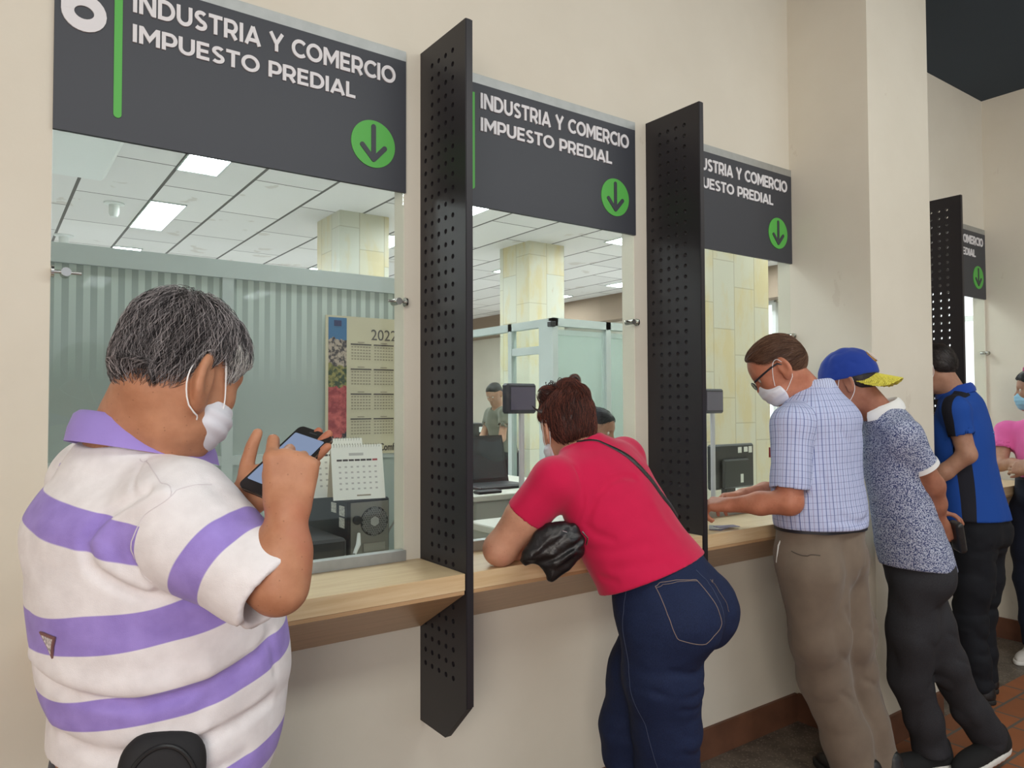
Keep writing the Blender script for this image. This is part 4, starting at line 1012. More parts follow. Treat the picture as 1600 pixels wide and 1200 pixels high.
    mask_part(ho, HR, hs, root, M_MASK, M_LOOP, (1, -1), .004, ear=1.15, back=.01, hd=hd)
    # jeans
    L1 = [(1.60, -.535, .80), (1.61, -.53, .66), (1.640, -.515, .50), (1.655, -.500, .40), (1.66, -.52, .24), (1.67, -.54, .07)]; L2 = [(1.70, -.45, .80), (1.665, -.40, .62), (1.635, -.36, .46), (1.65, -.35, .38), (1.66, -.38, .22), (1.68, -.42, .07)]
    hips = local(U([ell((0, 0, 0), (.158, .178, .165)), ell((-.065, .072, -.045), (.126, .112, .122)), ell((-.065, -.072, -.045), (.126, .112, .122)), ell((.02, 0, .10), (.120, .158, .11))], .04), *frame((1.665, -.495, .875), (-.36, .93, -.12), (0, .15, 1)))
    jl = lambda P: smin(smin(hips(P), chain(L1, [.118, .112, .098, .090, .078, .066], .03)(P), .045), chain(L2, [.112, .108, .084, .080, .072, .066], .03)(P), .02)
    jf = [([V3(1.56, -.60, .72), V3(1.62, -.63, .70), V3(1.68, -.62, .72)], .010, .006), ([V3(1.53, -.58, .66), V3(1.61, -.62, .645), V3(1.69, -.60, .66)], .010, .005), ([V3(1.58, -.62, .61), V3(1.66, -.62, .60), V3(1.72, -.58, .62)], .010, .005), ([V3(1.60, -.62, .47), V3(1.67, -.61, .45), V3(1.73, -.57, .46)], .012, .005), ([V3(1.735, -.60, .72), V3(1.70, -.62, .74), V3(1.69, -.66, .80), V3(1.70, -.68, .87), V3(1.69, -.67, .96)], .007, .008)]
    cutz = lambda P: .045 - P[:, 2]
    je = rumple(folds(jl, jf), (14, 14, 20), .0030, 4); waist = plane((-.05, .10, .35), (1.58, -.56, 1.012))
    jn = solid('jeans', lambda P: smax(smax(je(P), waist(P), .004), cutz(P), .004), (1.36, -.80, .03), (1.98, -.10, 1.08), .0060, m_denim('indigo_denim', (22, 32, 62), (38, 52, 88)), root, 1)
    f_ = jl; pk = [(1.501, -.60, .966), (1.626, -.676, .996), (1.652, -.69, .85), (1.61, -.66, .815), (1.552, -.64, .82)]
    stitch('pocket_stitching', je, pk, .0011, M_THREAD, jn, .0006, True, 90); stitch('pocket_stitching', je, [(1.503, -.60, .958), (1.626, -.676, .988)], .0008, M_THREAD, jn, .0006)
    stitch('side_seam', je, [(1.463, -.499, .925), (1.46, -.494, .813), (1.473, -.5, .75), (1.503, -.519, .651), (1.534, -.538, .551), (1.560, -.553, .425), (1.57, -.57, .30)], .0011, M_THREADB, jn, .0006, n=80)
    stitch('seat_seam', je, [(1.659, -.67, 1.02), (1.693, -.69, .957), (1.708, -.70, .875), (1.706, -.69, .803)], .0010, M_THREADB, jn, .0005, n=60)
    stitch('pocket_stitching', je, [(1.712, -.68, .985), (1.728, -.685, .985), (1.745, -.69, .906), (1.75, -.68, .86)], .0010, M_THREAD, jn, .0006)
    for p, d in (((1.655, -.60, 0), (-.35, .93, 0)), ((1.67, -.47, 0), (-.35, .93, 0))): shoe(V3(*p), d, root, 'shoe', M_SHOEB, M_SOLE, .9)
    return root, sh
_w = build_woman()
def handbag():
    o = V3(1.325, -.375, 1.035); r = empty('handbag', o, label='soft black leather handbag hanging beneath the person in crimson at the counter edge', cat='handbag')
    P = lambda *v: V3(*v)
    bo, BR = frame((1.32, -.385, 1.035), (.583, .812, 0), (0, 0, 1))
    out = np.array([(.062, .095), (.018, .092), (-.040, .070), (-.070, .045), (-.092, .002), (-.075, -.045), (-.040, -.040), (-.030, -.085), (.035, -.088), (.074, -.055), (.092, -.015), (.080, .050)])[:, :] * [1, -1]
    out = np.array([(.035, .090), (-.020, .082), (-.058, .052), (-.090, .0), (-.095, -.028), (-.078, -.046), (-.038, -.038), (-.030, -.052), (-.018, -.088), (.000, -.092), (.050, -.060), (.090, -.010), (.100, .035), (.065, .080)])
    def poly2(X, Z):
        d = np.full(len(X), 1e3, f4); ins = np.zeros(len(X), bool); n_ = len(out)
        for i in range(n_):
            a, b = out[i], out[(i + 1) % n_]; e = b - a; wx, wz = X - a[0], Z - a[1]; t = np.clip((wx * e[0] + wz * e[1]) / (e @ e), 0, 1); d = np.minimum(d, np.hypot(wx - t * e[0], wz - t * e[1]))
            c = ((a[1] > Z) != (b[1] > Z)) & (X < (b[0] - a[0]) * (Z - a[1]) / (b[1] - a[1] + 1e-9) + a[0]); ins ^= c
        return np.where(ins, -d, d)
    def f(Q):
        q = (Q - bo) @ BR; d2 = poly2(-q[:, 1], q[:, 2]); th = .030 - .018 * np.clip(1 + d2 / .04, 0, 1); return smax(d2, np.abs(q[:, 0]) - th, .022)
    f = folds(f, [([P(1.24, -.36, 1.0), P(1.28, -.40, 1.005), P(1.33, -.43, 1.035), P(1.38, -.46, 1.075)], .005, .010), ([P(1.255, -.375, .99), P(1.31, -.415, 1.02), P(1.36, -.455, 1.06), P(1.39, -.45, 1.075)], .006, .010), ([P(1.27, -.37, 1.03), P(1.31, -.41, 1.06), P(1.34, -.44, 1.10)], .008, .006), ([P(1.31, -.42, .98), P(1.36, -.45, 1.02)], .008, .005), ([P(1.29, -.37, 1.0), P(1.35, -.44, 1.035)], .010, -.005)])
    f = rumple(f, (26, 26, 26), .005, 21)
    t = NT('black_soft_leather'); g = t.geo(); t.bump(t.noise(g, 90, 6, .6), .5, .003); m = t.set(.36, 0, .55, lin((22, 20, 22)))
    c = lambda Q: smax(f(Q), .9795 - Q[:, 2] - 10 * (Q[:, 1] < -.262), .002)
    solid('bag_body', c, (1.18, -.52, .90), (1.46, -.26, 1.16), .0036, m, r, 1)
    b = MB(); q = snap(f, [(1.395, -.45, 1.10), (1.405, -.45, 1.075), (1.412, -.445, 1.05)], .004); b.tube(q, .0022, 6); b.build('metal_ring', M_CHROME, r, True)
    q = snap(f, [(1.315, -.44, 1.105), (1.332, -.45, 1.104)], .002); MB().tube(q, .0022, 6).build('name_plate', M_CHROME, r, True)
    q = snap(_w[1], [(1.429, -.35, 1.365), (1.494, -.40, 1.355), (1.572, -.46, 1.326), (1.651, -.52, 1.266), (1.70, -.54, 1.20), (1.75, -.50, 1.12)], .003)
    t_ = np.linspace(0, 5, 40); Q = np.stack([np.interp(t_, range(6), q[:, k]) for k in range(3)], 1); Q = snap(_w[1], Q, .0025); w = np.interp(t_, [0, 1.2, 2.2, 5], [.003, .004, .010, .010])
    MB().tube(Q, w, 8, flat=.22, up=grad(_w[1], Q[:1].astype(f4))[0]).build('strap_with_fold_shadow', m, r, True)  # narrow first stretch stands in for a fold's shadow, the wide rest is strap
handbag()
# ------------------------------------------------------------------ the people further along the wall
def shape_hair(kind):
    if kind == 'swept':   # thin combed-back hair of an older man
        b = U([ell((-.016, 0, .044), (.106, .084, .090)), ell((-.050, 0, -.002), (.068, .074, .062)), ell((.030, 0, .066), (.060, .058, .052))], .03); xs, zs = [-.13, -.075, -.045, -.02, .0, .02, .045, .06, .075, .12], [-.07, -.066, -.050, .000, .036, .036, .052, .080, .100, .125]
    elif kind == 'crop':
        b = U([ell((-.016, 0, .042), (.103, .081, .086)), ell((-.048, 0, -.004), (.066, .071, .064)), ell((.034, 0, .056), (.056, .062, .056))], .03); xs, zs = [-.13, -.075, -.045, -.02, .0, .02, .04, .06, .085, .12], [-.075, -.070, -.052, -.010, .034, .030, .02, .05, .070, .09]
    else:                 # long hair falling behind the shoulders
        b = U([ell((-.018, 0, .044), (.108, .088, .092)), ell((-.055, 0, -.04), (.062, .086, .10)), cap((-.075, 0, -.05), (-.10, 0, -.25), .066, .045), ell((.040, 0, .058), (.056, .064, .058))], .04); xs, zs = [-.30, -.13, -.075, -.03, -.005, .01, .02, .03, .05, .07, .09, .12], [-.5, -.5, -.5, -.5, -.30, -.12, .0, .03, .05, .060, .075, .09]
    reg = lambda P: np.interp(P[:, 0], xs, zs) - P[:, 2]
    return b, reg
def figure(sp):
    g = sp.get; root = empty('person', g('base'), label=g('label'), cat='person'); G = g('grid', .006)
    H, N = np.array(g('H'), float), np.array(g('N'), float); up = N - H; Lh = np.linalg.norm(up); up = up / Lh; a = math.radians(g('phi')); fw = np.array([math.cos(a), math.sin(a), 0]); fw = fw - up * (fw @ up)
    o, R = frame(H, fw, up); l = R[:, 1]; k = g('girth', 1.0)
    rows = g('rows') or [(-.12, 0, 0, .170, .12, .13), (.10, .0, 0, .168, .125, .115), (.32, .0, 0, .165, .122, .110), (.55, 0, 0, .172, .118, .115), (.75, 0, 0, .172, .102, .112), (.88, -.005, 0, .135, .078, .092), (.95, -.01, 0, .09, .062, .072), (1.0, -.01, 0, .065, .055, .062)]
    tor = slab([(s * Lh, f_, l_, a_ * k, b_ * k, c_ * k) for s, f_, l_, a_, b_, c_ in rows], o, R)
    sh = [V3(*p) for p in g('shoulders')]; el = [V3(*p) for p in g('elbows')]; wr = [V3(*p) for p in g('wrists')]; sr = g('shr', .066) * k
    t2 = U([tor] + [cap(N - up * .06, s, .05 * k, sr) for s in sh], .06); sf = g('sleeve', .55); sl = []; inn = []; slr = g('slr', (.070, .068))
    for s, e in zip(sh, el):
        c = s + (e - s) * sf; d = nrm(e - s).astype(f4); f_ = cap(s, c + d * .03, slr[0] * k, slr[1] * k); sl.append((lambda P, f_=f_, c=c, d=d: smax(f_(P), (P - c) @ d, .003), f_, c, d)); inn.append(cap(c - d * .02, c + d * .06, slr[1] * k - .009, slr[1] * k - .008))
    base = lambda P: smin(smin(t2(P), sl[0][0](P), .028), sl[1][0](P), .028)
    f0 = folds(base, g('folds', [])); f1 = rumple(f0, g('rf', (9, 9, 12)), g('ra', .0035), g('seed', 1), o, R); hp, hn = g('hem'); hem = plane(hn, hp); neckh = cap(N - up * .02, N + up * .2, g('nr', .055) + .006, .075)
    def shirt(P):
        d = f1(P)
        for i in inn: d = smax(d, -i(P), .003)
        return smax(smax(d, -neckh(P), .006), hem(P), .004)
    def attrs(V):
        q = (V - o) @ R; A = {'cu': np.arctan2(q[:, 1], -q[:, 0]) * .155, 'cv': q[:, 2]}; reg = np.full(len(V), -.02); su = np.zeros(len(V)); sv = np.zeros(len(V)); out = np.zeros(len(V)) - 1
        for i in (0, 1):
            f_, c, d = sl[i][1:]; q2 = V - sh[i]; ax = nrm(np.cross(d, up)); ay = np.cross(d, ax); r_ = np.clip(tor(V) - f_(V) - .004, -.02, .02); m = r_ > reg
            su = np.where(m, np.arctan2(q2 @ ax, q2 @ ay) * .07, su); sv = np.where(m, q2 @ d, sv); reg = np.maximum(reg, r_)
            q3 = q2 / .07; oo = q3 @ (l if i == 0 else -l); fwd_ = np.abs(q3 @ R[:, 0]); out = np.maximum(out, np.where((oo > -1.6) & (q2 @ (l if i == 0 else -l) > -.11), .36 - fwd_, -1))
        A.update(su=su, sv=sv, reg=reg, patch=out); return A
    allp = np.array([H, N, *sh, *el, *wr]); lo, hi = allp.min(0) - .24, allp.max(0) + .2
    so = solid(g('shirt_name', 'shirt'), shirt, lo, hi, G, g('shirt_mat'), root, 1, attrs)
    # skin
    hp_, hy, hpit = g('head'); hs = g('hs', .93); y_, p_ = math.radians(hy), math.radians(hpit); ho, HR = frame(hp_, (math.cos(y_) * math.cos(p_), math.sin(y_) * math.cos(p_), -math.sin(p_)), (math.sin(p_) * math.cos(y_), math.sin(p_) * math.sin(y_), math.cos(p_)))
    hd = head_sdf(ho, HR, hs, g('jaw', 1.05), 1.0, g('es', 1.15)); nr = g('nr', .055); neck = cap(ho + HR @ V3(-.022, 0, -.05), N - up * .05, nr, nr * 1.08)
    arms = [chain([s, e, e * .5 + w * .5, w], [.048 * k, .042 * k, .038 * k, .025 * k], .02) for s, e, w in zip(sh, el, wr)]; hands = [hand(w, *h_)[0] for w, h_ in zip(wr, g('hands'))]; inner = off(t2, -.016)
    def body(P):
        d = smin(hd(P), neck(P), .02)
        for q in arms: d = smin(d, q(P), .015)
        for q in hands: d = smin(d, q(P), .010)
        return smin(d, smax(inner(P), hem(P), .01), .015)
    bp = np.vstack([allp, ho]); bd = solid('body', body, bp.min(0) - .19, bp.max(0) + .19, g('gb', G * .85), g('skin'), root, 1)
    hk = g('hair'); L = lambda x, y, z: ho + HR @ (np.array([x, y, z]) * hs)
    if hk:
        b_, rg = shape_hair(hk[0]); hf = lambda P: smax(b_(P), rg(P), .010); hw = rumple(local(hf, ho, HR, hs), (50, 50, 50), hk[3], 5)
        t = NT(hk[0] + '_hair_base'); gg = t.geo(); t.bump(t.noise(t.scale(gg, (1, 1, .5)), 200, 4), .5, .002); mh = t.set(.5, 0, .4, t.ramp(t.noise(gg, 30, 4), lin(hk[1]), lin(hk[2]), .35, .7))
        h = solid('hair', hw, ho - .26 * (2 if hk[0] == 'long' else .8), ho + .22, G * .85, mh, root, 1); V = TRACE[root.name + '/hair']
        if hk[4]:
            fd = HR @ V3(*hk[5]); strands('strand_layer', local(hf, ho, HR, hs), lambda P: rg((P - ho) @ HR / hs) < .006, V, lambda P: np.broadcast_to(fd, P.shape).astype(f4) + (.5 * ((P - ho) @ HR)[:, 1:2] / .08) * HR[:, 1][None] * .3, hk[4], 6, hk[6], .004, .0006, m_hair(hk[0] + '_strands', hk[1], hk[7]), h, .2, 8)['kind'] = 'stuff'
    if g('mask'): mask_part(ho, HR, hs, root, g('mask'), M_LOOP, (1, -1), .005, ear=1.0, back=-.006, hd=lambda P: smin(hd(P), neck(P), .02))
    for y in (1, -1):
        e = ho + HR @ (V3(.077, y * .031, .008) * hs); MB().lathe([(.0001, -.0105)] + [(.0105 * math.sin(math.pi * q / 8), -.0105 * math.cos(math.pi * q / 8)) for q in range(1, 8)] + [(.0001, .0105)], e, 2, 12).build('eye', MATS['eye_white'], bd, True)
        MB().tube([L(.088, y * .014, .030), L(.089, y * .030, .038), L(.072, y * .050, .033)], [.002, .0035, .0015], 6, flat=.6).build('eyebrow', mat('dark_brow', (50, 36, 30), .8), bd, True)
    # trousers
    legs = g('legs'); lr = g('legr', (.098, .086, .070, .060, .058)); he = g('hipr', (.125, .158, .14)); ho2, HR2 = frame(g('hipc'), (math.cos(math.radians(g('hphi', g('phi')))), math.sin(math.radians(g('hphi', g('phi')))), 0), (0, 0, 1))
    bu = g('bulge', (-.030, .062, .098)); hips = local(U([ell((0, 0, 0), he), ell((bu[0], bu[1], -.03), (bu[2], .095, .115)), ell((bu[0], -bu[1], -.03), (bu[2], .095, .115)), ell((0, 0, .10), (he[0] * .95, he[1] * .97, .12))], .04), ho2, HR2); wz = g('waist_z')
    tl = U([hips] + [chain(q, lr[:len(q)], .04) for q in legs], .025); tr = rumple(folds(tl, g('tfolds', [])), g('trf', (10, 10, 16)), g('tra', .004), 9)
    lp = np.array([p for q in legs for p in q] + [g('hipc')]); zc = g('cuff', .05)
    tro = solid('trousers', lambda P: smax(smax(tr(P), P[:, 2] - wz + g('wslope', 0) * ((P - ho2) @ HR2)[:, 0], .004), zc - P[:, 2], .004), lp.min(0) - .2, np.maximum(lp.max(0) + .2, [-9, -9, wz + .05]), G * 1.1, g('trouser_mat'), root, 1)
    for fpos, fd, fup in g('feet'): shoe(V3(*fpos), fd, root, 'shoe', g('shoe_mat', M_SHOEB), g('sole_mat', M_SOLE), g('shs', 1.0), fup)
    return dict(root=root, shirt=f1, so=so, tor=t2, o=o, R=R, ho=ho, HR=HR, hs=hs, body=bd, tro=tro, trs=tr, L=L, N=N, up=up)
def collar(fig, name, m, r=.062, h=.036, tilt=(.0, .0), gap=40, par=None, lift=.0):
    o, R, N, up = fig['o'], fig['R'], fig['N'], fig['up']; vs = []; th = [math.radians(gap + (360 - 2 * gap) * i / 36) for i in range(37)]
    prof = [(-.004, 0), (0, .005), (.006, .001), (.014, -.6 * h), (.0175, -h), (.0205, -h), (.019, -.5 * h), (.010, .004), (.001, .010), (-.007, .003), (-.007, -.02)]
    for t in th:
        d = R[:, 0] * math.cos(t) * 1.08 + R[:, 1] * math.sin(t)
        for a, z in prof: vs.append(N + d * (r + a) + up * (z + lift - tilt[0] * math.cos(t)) )
    k = len(prof); n = len(th); fs = [(i * k + j, i * k + (j + 1) % k, (i + 1) * k + (j + 1) % k, (i + 1) * k + j) for i in range(n - 1) for j in range(k)] + [tuple(range(k))[::-1], tuple((n - 1) * k + j for j in range(k))]
    return MB().add(vs, fs).build(name, m, par or fig['so'], True)
# materials of their clothes
def m_plaid():
    t = NT('blue_white_plaid_cotton'); A = lambda n: t.attr(n).outputs['Fac']; rg = t.math('GREATER_THAN', A('reg'), 0)
    def sel(a, b): return t.math('ADD', t.math('MULTIPLY', A(a), t.math('SUBTRACT', 1, rg)), t.math('MULTIPLY', A(b), rg))
    u, v = sel('cu', 'su'), sel('cv', 'sv')
    def ln(x, per, w, ph=0.0): return t.math('LESS_THAN', t.math('ABSOLUTE', t.math('SUBTRACT', t.math('FRACT', t.math('ADD', t.math('DIVIDE', x, per), ph)), .5)), w)
    c = lin((208, 214, 238)); c = t.mix(t.math('MULTIPLY', ln(u, .0052, .22), .5), c, lin((150, 166, 216))); c = t.mix(t.math('MULTIPLY', ln(v, .0052, .22), .3), c, lin((150, 166, 216)))
    c = t.mix(t.math('MULTIPLY', ln(v, .0225, .045), .5), c, lin((92, 104, 160))); c = t.mix(t.math('MULTIPLY', ln(u, .0262, .058), .8), c, lin((66, 80, 146))); c = t.mix(t.math('MULTIPLY', ln(u, .0262, .035, .5), .6), c, lin((120, 96, 150)))
    g = t.geo(); t.bump(t.noise(g, 30, 4), .25, .004); return t.set(.8, 0, .2, c)
def m_speckle():
    t = NT('navy_speckled_white_cotton'); g = t.geo(); n = t.noise(t.scale(g, (1, 1, 1.15)), 215, 2, .6); n2 = t.noise(g, 150, 1)
    c = t.mix(t.math('GREATER_THAN', n, .50), lin((66, 76, 116)), lin((184, 190, 208))); c = t.mix(t.math('GREATER_THAN', n2, .66), c, lin((150, 158, 184)))
    t.bump(t.noise(g, 28, 4), .3, .004); return t.set(.85, 0, .2, c)
def m_bluepolo():
    t = NT('royal_blue_and_black_polo'); p = t.math('GREATER_THAN', t.attr('patch').outputs['Fac'], 0); g = t.geo()
    t.bump(t.math('ADD', t.noise(g, 500, 2), t.math('MULTIPLY', t.noise(t.scale(g, (1, 1, .5)), 18, 4), 3)), .3, .0015)
    return t.set(.75, 0, .25, t.mix(p, lin((28, 74, 158)), lin((30, 31, 40))))
M_TAUPE = m_cloth('taupe_trouser_cloth', (124, 110, 96), 300, .25, .85, .10); M_CHAR = m_denim('charcoal_denim', (42, 42, 46), (62, 62, 66)); M_BLKD = m_denim('black_denim', (22, 24, 30), (34, 36, 42)); M_NAVD = m_denim('navy_denim', (24, 28, 44), (38, 44, 62))
M_SK3 = m_skin('ruddy_skin', (176, 112, 86), (198, 132, 104), (164, 84, 66)); M_SK4 = m_skin('brown_skin', (150, 98, 76), (172, 116, 92), (140, 78, 60)); M_SK5 = m_skin('olive_skin', (166, 122, 100), (184, 140, 116), (150, 96, 78))
M_WSOLE = mat('white_rubber_sole', (224, 222, 216), .6); M_SUEDE = mat('black_suede', (24, 24, 25), .9, bump=.3, bs=300)

def man_plaid():
    f = figure(dict(base=(2.6, -.46, 0), label='person in glasses and a blue plaid short-sleeved shirt with taupe trousers at the third window', phi=84, H=(2.545, -.455, .955), N=(2.53, -.435, 1.520), girth=1.05, grid=.0052, gb=.0044,
        rows=[(-.10, 0, 0, .165, .125, .13), (.0, .0, 0, .172, .135, .140), (.10, .0, 0, .182, .142, .150), (.25, .0, 0, .186, .14, .140), (.45, 0, 0, .186, .13, .132), (.65, -.005, 0, .186, .118, .134), (.78, -.015, 0, .175, .10, .125), (.88, -.02, 0, .135, .078, .10), (.95, -.02, 0, .09, .062, .075), (1.0, -.02, 0, .066, .055, .064)],
        shoulders=[(2.352, -.470, 1.378), (2.718, -.440, 1.385)], elbows=[(2.312, -.482, 1.105), (2.62, -.255, 1.10)], wrists=[(2.245, -.285, 1.080), (2.39, -.235, 1.100)],
        hands=[((-.35, .93, .0), (-.3, -.2, .93), -1, (.5, .8, .9, .95), (.6, .5), .95, .06), ((-.93, .25, .0), (.1, .1, 1), -1, (.4, .6, .7, .8), (.5, .4), .92, .06)],
        sleeve=.84, slr=(.068, .066), shr=.064, hem=((2.56, -.45, .998), (0, 0, -1)), nr=.058, ra=.0055, rf=(7, 9, 9), seed=3,
        folds=[([V3(2.44, -.56, 1.40), V3(2.46, -.585, 1.33), V3(2.45, -.58, 1.25)], .006, .006), ([V3(2.47, -.585, 1.36), V3(2.53, -.60, 1.30), V3(2.56, -.60, 1.20)], .012, .005), ([V3(2.45, -.60, 1.06), V3(2.55, -.61, 1.02), V3(2.66, -.59, 1.06)], .012, .006), ([V3(2.42, -.58, 1.04), V3(2.52, -.61, 1.025), V3(2.62, -.60, 1.03)], .010, .006), ([V3(2.40, -.57, 1.20), V3(2.42, -.58, 1.12), V3(2.41, -.57, 1.05)], .010, .006)],
        shirt_mat=m_plaid(), shirt_name='plaid_shirt', skin=M_SK3, head=((2.412, -.375, 1.578), 127, 38), hs=.95, jaw=1.1, es=1.3, hair=('swept', (72, 44, 30), (104, 72, 54), .0025, 3600, (-1, 0, -.25), .05, (146, 112, 88)), mask=M_MASK,
        hipc=(2.545, -.45, .905), hphi=76, hipr=(.140, .182, .15), waist_z=1.015, bulge=(-.030, .062, .105), legs=[[(2.462, -.47, .84), (2.515, -.46, .60), (2.585, -.44, .42), (2.685, -.46, .18), (2.72, -.49, .03)], [(2.62, -.45, .84), (2.69, -.46, .58), (2.755, -.45, .42), (2.82, -.47, .18), (2.85, -.50, .03)]], legr=(.122, .106, .092, .084, .086),
        tfolds=[([V3(2.58, -.62, .84), V3(2.585, -.60, .76), V3(2.59, -.55, .68)], .012, .016), ([V3(2.50, -.60, .72), V3(2.56, -.60, .66), V3(2.60, -.56, .62)], .012, .007), ([V3(2.50, -.56, .55), V3(2.58, -.56, .50)], .012, .006), ([V3(2.66, -.57, .62), V3(2.74, -.56, .58)], .014, .006), ([V3(2.55, -.52, .40), V3(2.64, -.50, .33)], .012, .007), ([V3(2.70, -.52, .42), V3(2.80, -.52, .36)], .012, .006)], tra=.013, trf=(8, 8, 5),
        trouser_mat=M_TAUPE, cuff=.03, feet=[((2.72, -.54, 0), (.15, 1, 0), (0, 0, 1)), ((2.85, -.55, 0), (.2, 1, 0), (0, 0, 1))]))
    collar(f, 'collar', m_plaid_flat, .066, .038, (.012, 0), 35)
    L, ho, HR, hs = f['L'], f['ho'], f['HR'], f['hs']; g = empty('spectacles', tuple(L(.10, 0, .0)), label='dark-rimmed spectacles worn by the person in the plaid shirt', cat='glasses')
    for y in (1, -1):
        b = MB(); b.tube([L(.100, y * .056, .016), L(.060, y * .072, .020), L(.018, y * .080, .022), (L(-.006, y * .084, .020)), L(-.022, y * .084, .002)], [.0026, .0026, .0024, .0024, .0020], 8, flat=1.5); b.build('temple_arm', mat('dark_spectacle_frame', (30, 26, 32), .35), g, True)
        b = MB(); pts = [L(.112 - .004 * math.cos(t) * y, y * .032 + .025 * math.cos(t), .004 + .016 * math.sin(t)) for t in np.linspace(0, 2 * math.pi, 25)]; b.tube(pts, .0020, 6); rim = b.build('rim', MATS['dark_spectacle_frame'], g, True)
        b = MB(); P = [L(.112 - .004 * math.cos(t) * y, y * .032 + .024 * math.cos(t), .004 + .015 * math.sin(t)) for t in np.linspace(0, 2 * math.pi, 25)[:-1]]; Q = [p + HR[:, 0] * .0012 for p in P]; b.add(P + Q, [tuple(range(24)), tuple(range(24, 48))[::-1]] + [(i, (i + 1) % 24, 24 + (i + 1) % 24, 24 + i) for i in range(24)]); b.build('lens', M_GLASS, rim)
    MB().tube([L(.112, .008, .006), L(.116, 0, .008), L(.112, -.008, .006)], .0018, 6).build('bridge', MATS['dark_spectacle_frame'], g, True)
    # belt, welt pocket, pen in the breast pocket
    b = MB(); o, R = f['o'], f['R']; tr = f['trs']
    def ring(z, lift, n=64): return snap(tr, [(2.56 + .3 * math.cos(t), -.45 + .3 * math.sin(t), z) for t in np.linspace(0, 2 * math.pi, n)], lift, 24)
    q = ring(1.002, .004); q[:, 2] = 1.003; n = len(q); c = q.mean(0)
    vs = []
    for p in q:
        d = nrm((p - c) * [1, 1, 0]); vs += [p + d * -.004 + [0, 0, -.016], p + d * .003 + [0, 0, -.016], p + d * .003 + [0, 0, .016], p + d * -.004 + [0, 0, .016]]
    b.add(vs, [(i * 4 + j, i * 4 + (j + 1) % 4, ((i + 1) % n) * 4 + (j + 1) % 4, ((i + 1) % n) * 4 + j) for i in range(n) for j in range(4)]); b.build('belt', mat('black_belt_leather', (26, 26, 36), .5), f['tro'], True)
    stitch('welt_pocket', tr, [(2.308, -.442, .937), (2.331, -.507, .932), (2.358, -.564, .934)], .0020, mat('dark_taupe_edge', (72, 62, 54), .8), f['tro'], .0003)
    pq = snap(f['shirt'], [(2.375, -.335, 1.25), (2.377, -.337, 1.29)], .004); MB().cyl(tuple(pq[0]), tuple(pq[1]), .004, 10).build('pen', mat('red_pen_cap', (176, 44, 48), .4), f['so'], True)
    return f
t_ = NT('plaid_collar_cotton'); g_ = t_.geo(); q_ = t_.n('ShaderNodeSeparateXYZ'); t_.l(g_, q_.inputs[0])
s_ = t_.math('ADD', q_.outputs[0], t_.math('MULTIPLY', q_.outputs[1], -.8)); fr_ = t_.math('FRACT', t_.math('DIVIDE', s_, .012)); fr2 = t_.math('FRACT', t_.math('DIVIDE', s_, .004))
c_ = t_.mix(t_.math('MULTIPLY', t_.math('LESS_THAN', fr2, .4), .4), lin((206, 212, 236)), lin((150, 166, 214))); m_plaid_flat = t_.set(.8, 0, .2, t_.mix(t_.math('MULTIPLY', t_.math('LESS_THAN', fr_, .16), .9), c_, lin((62, 76, 138))))
FP = man_plaid()

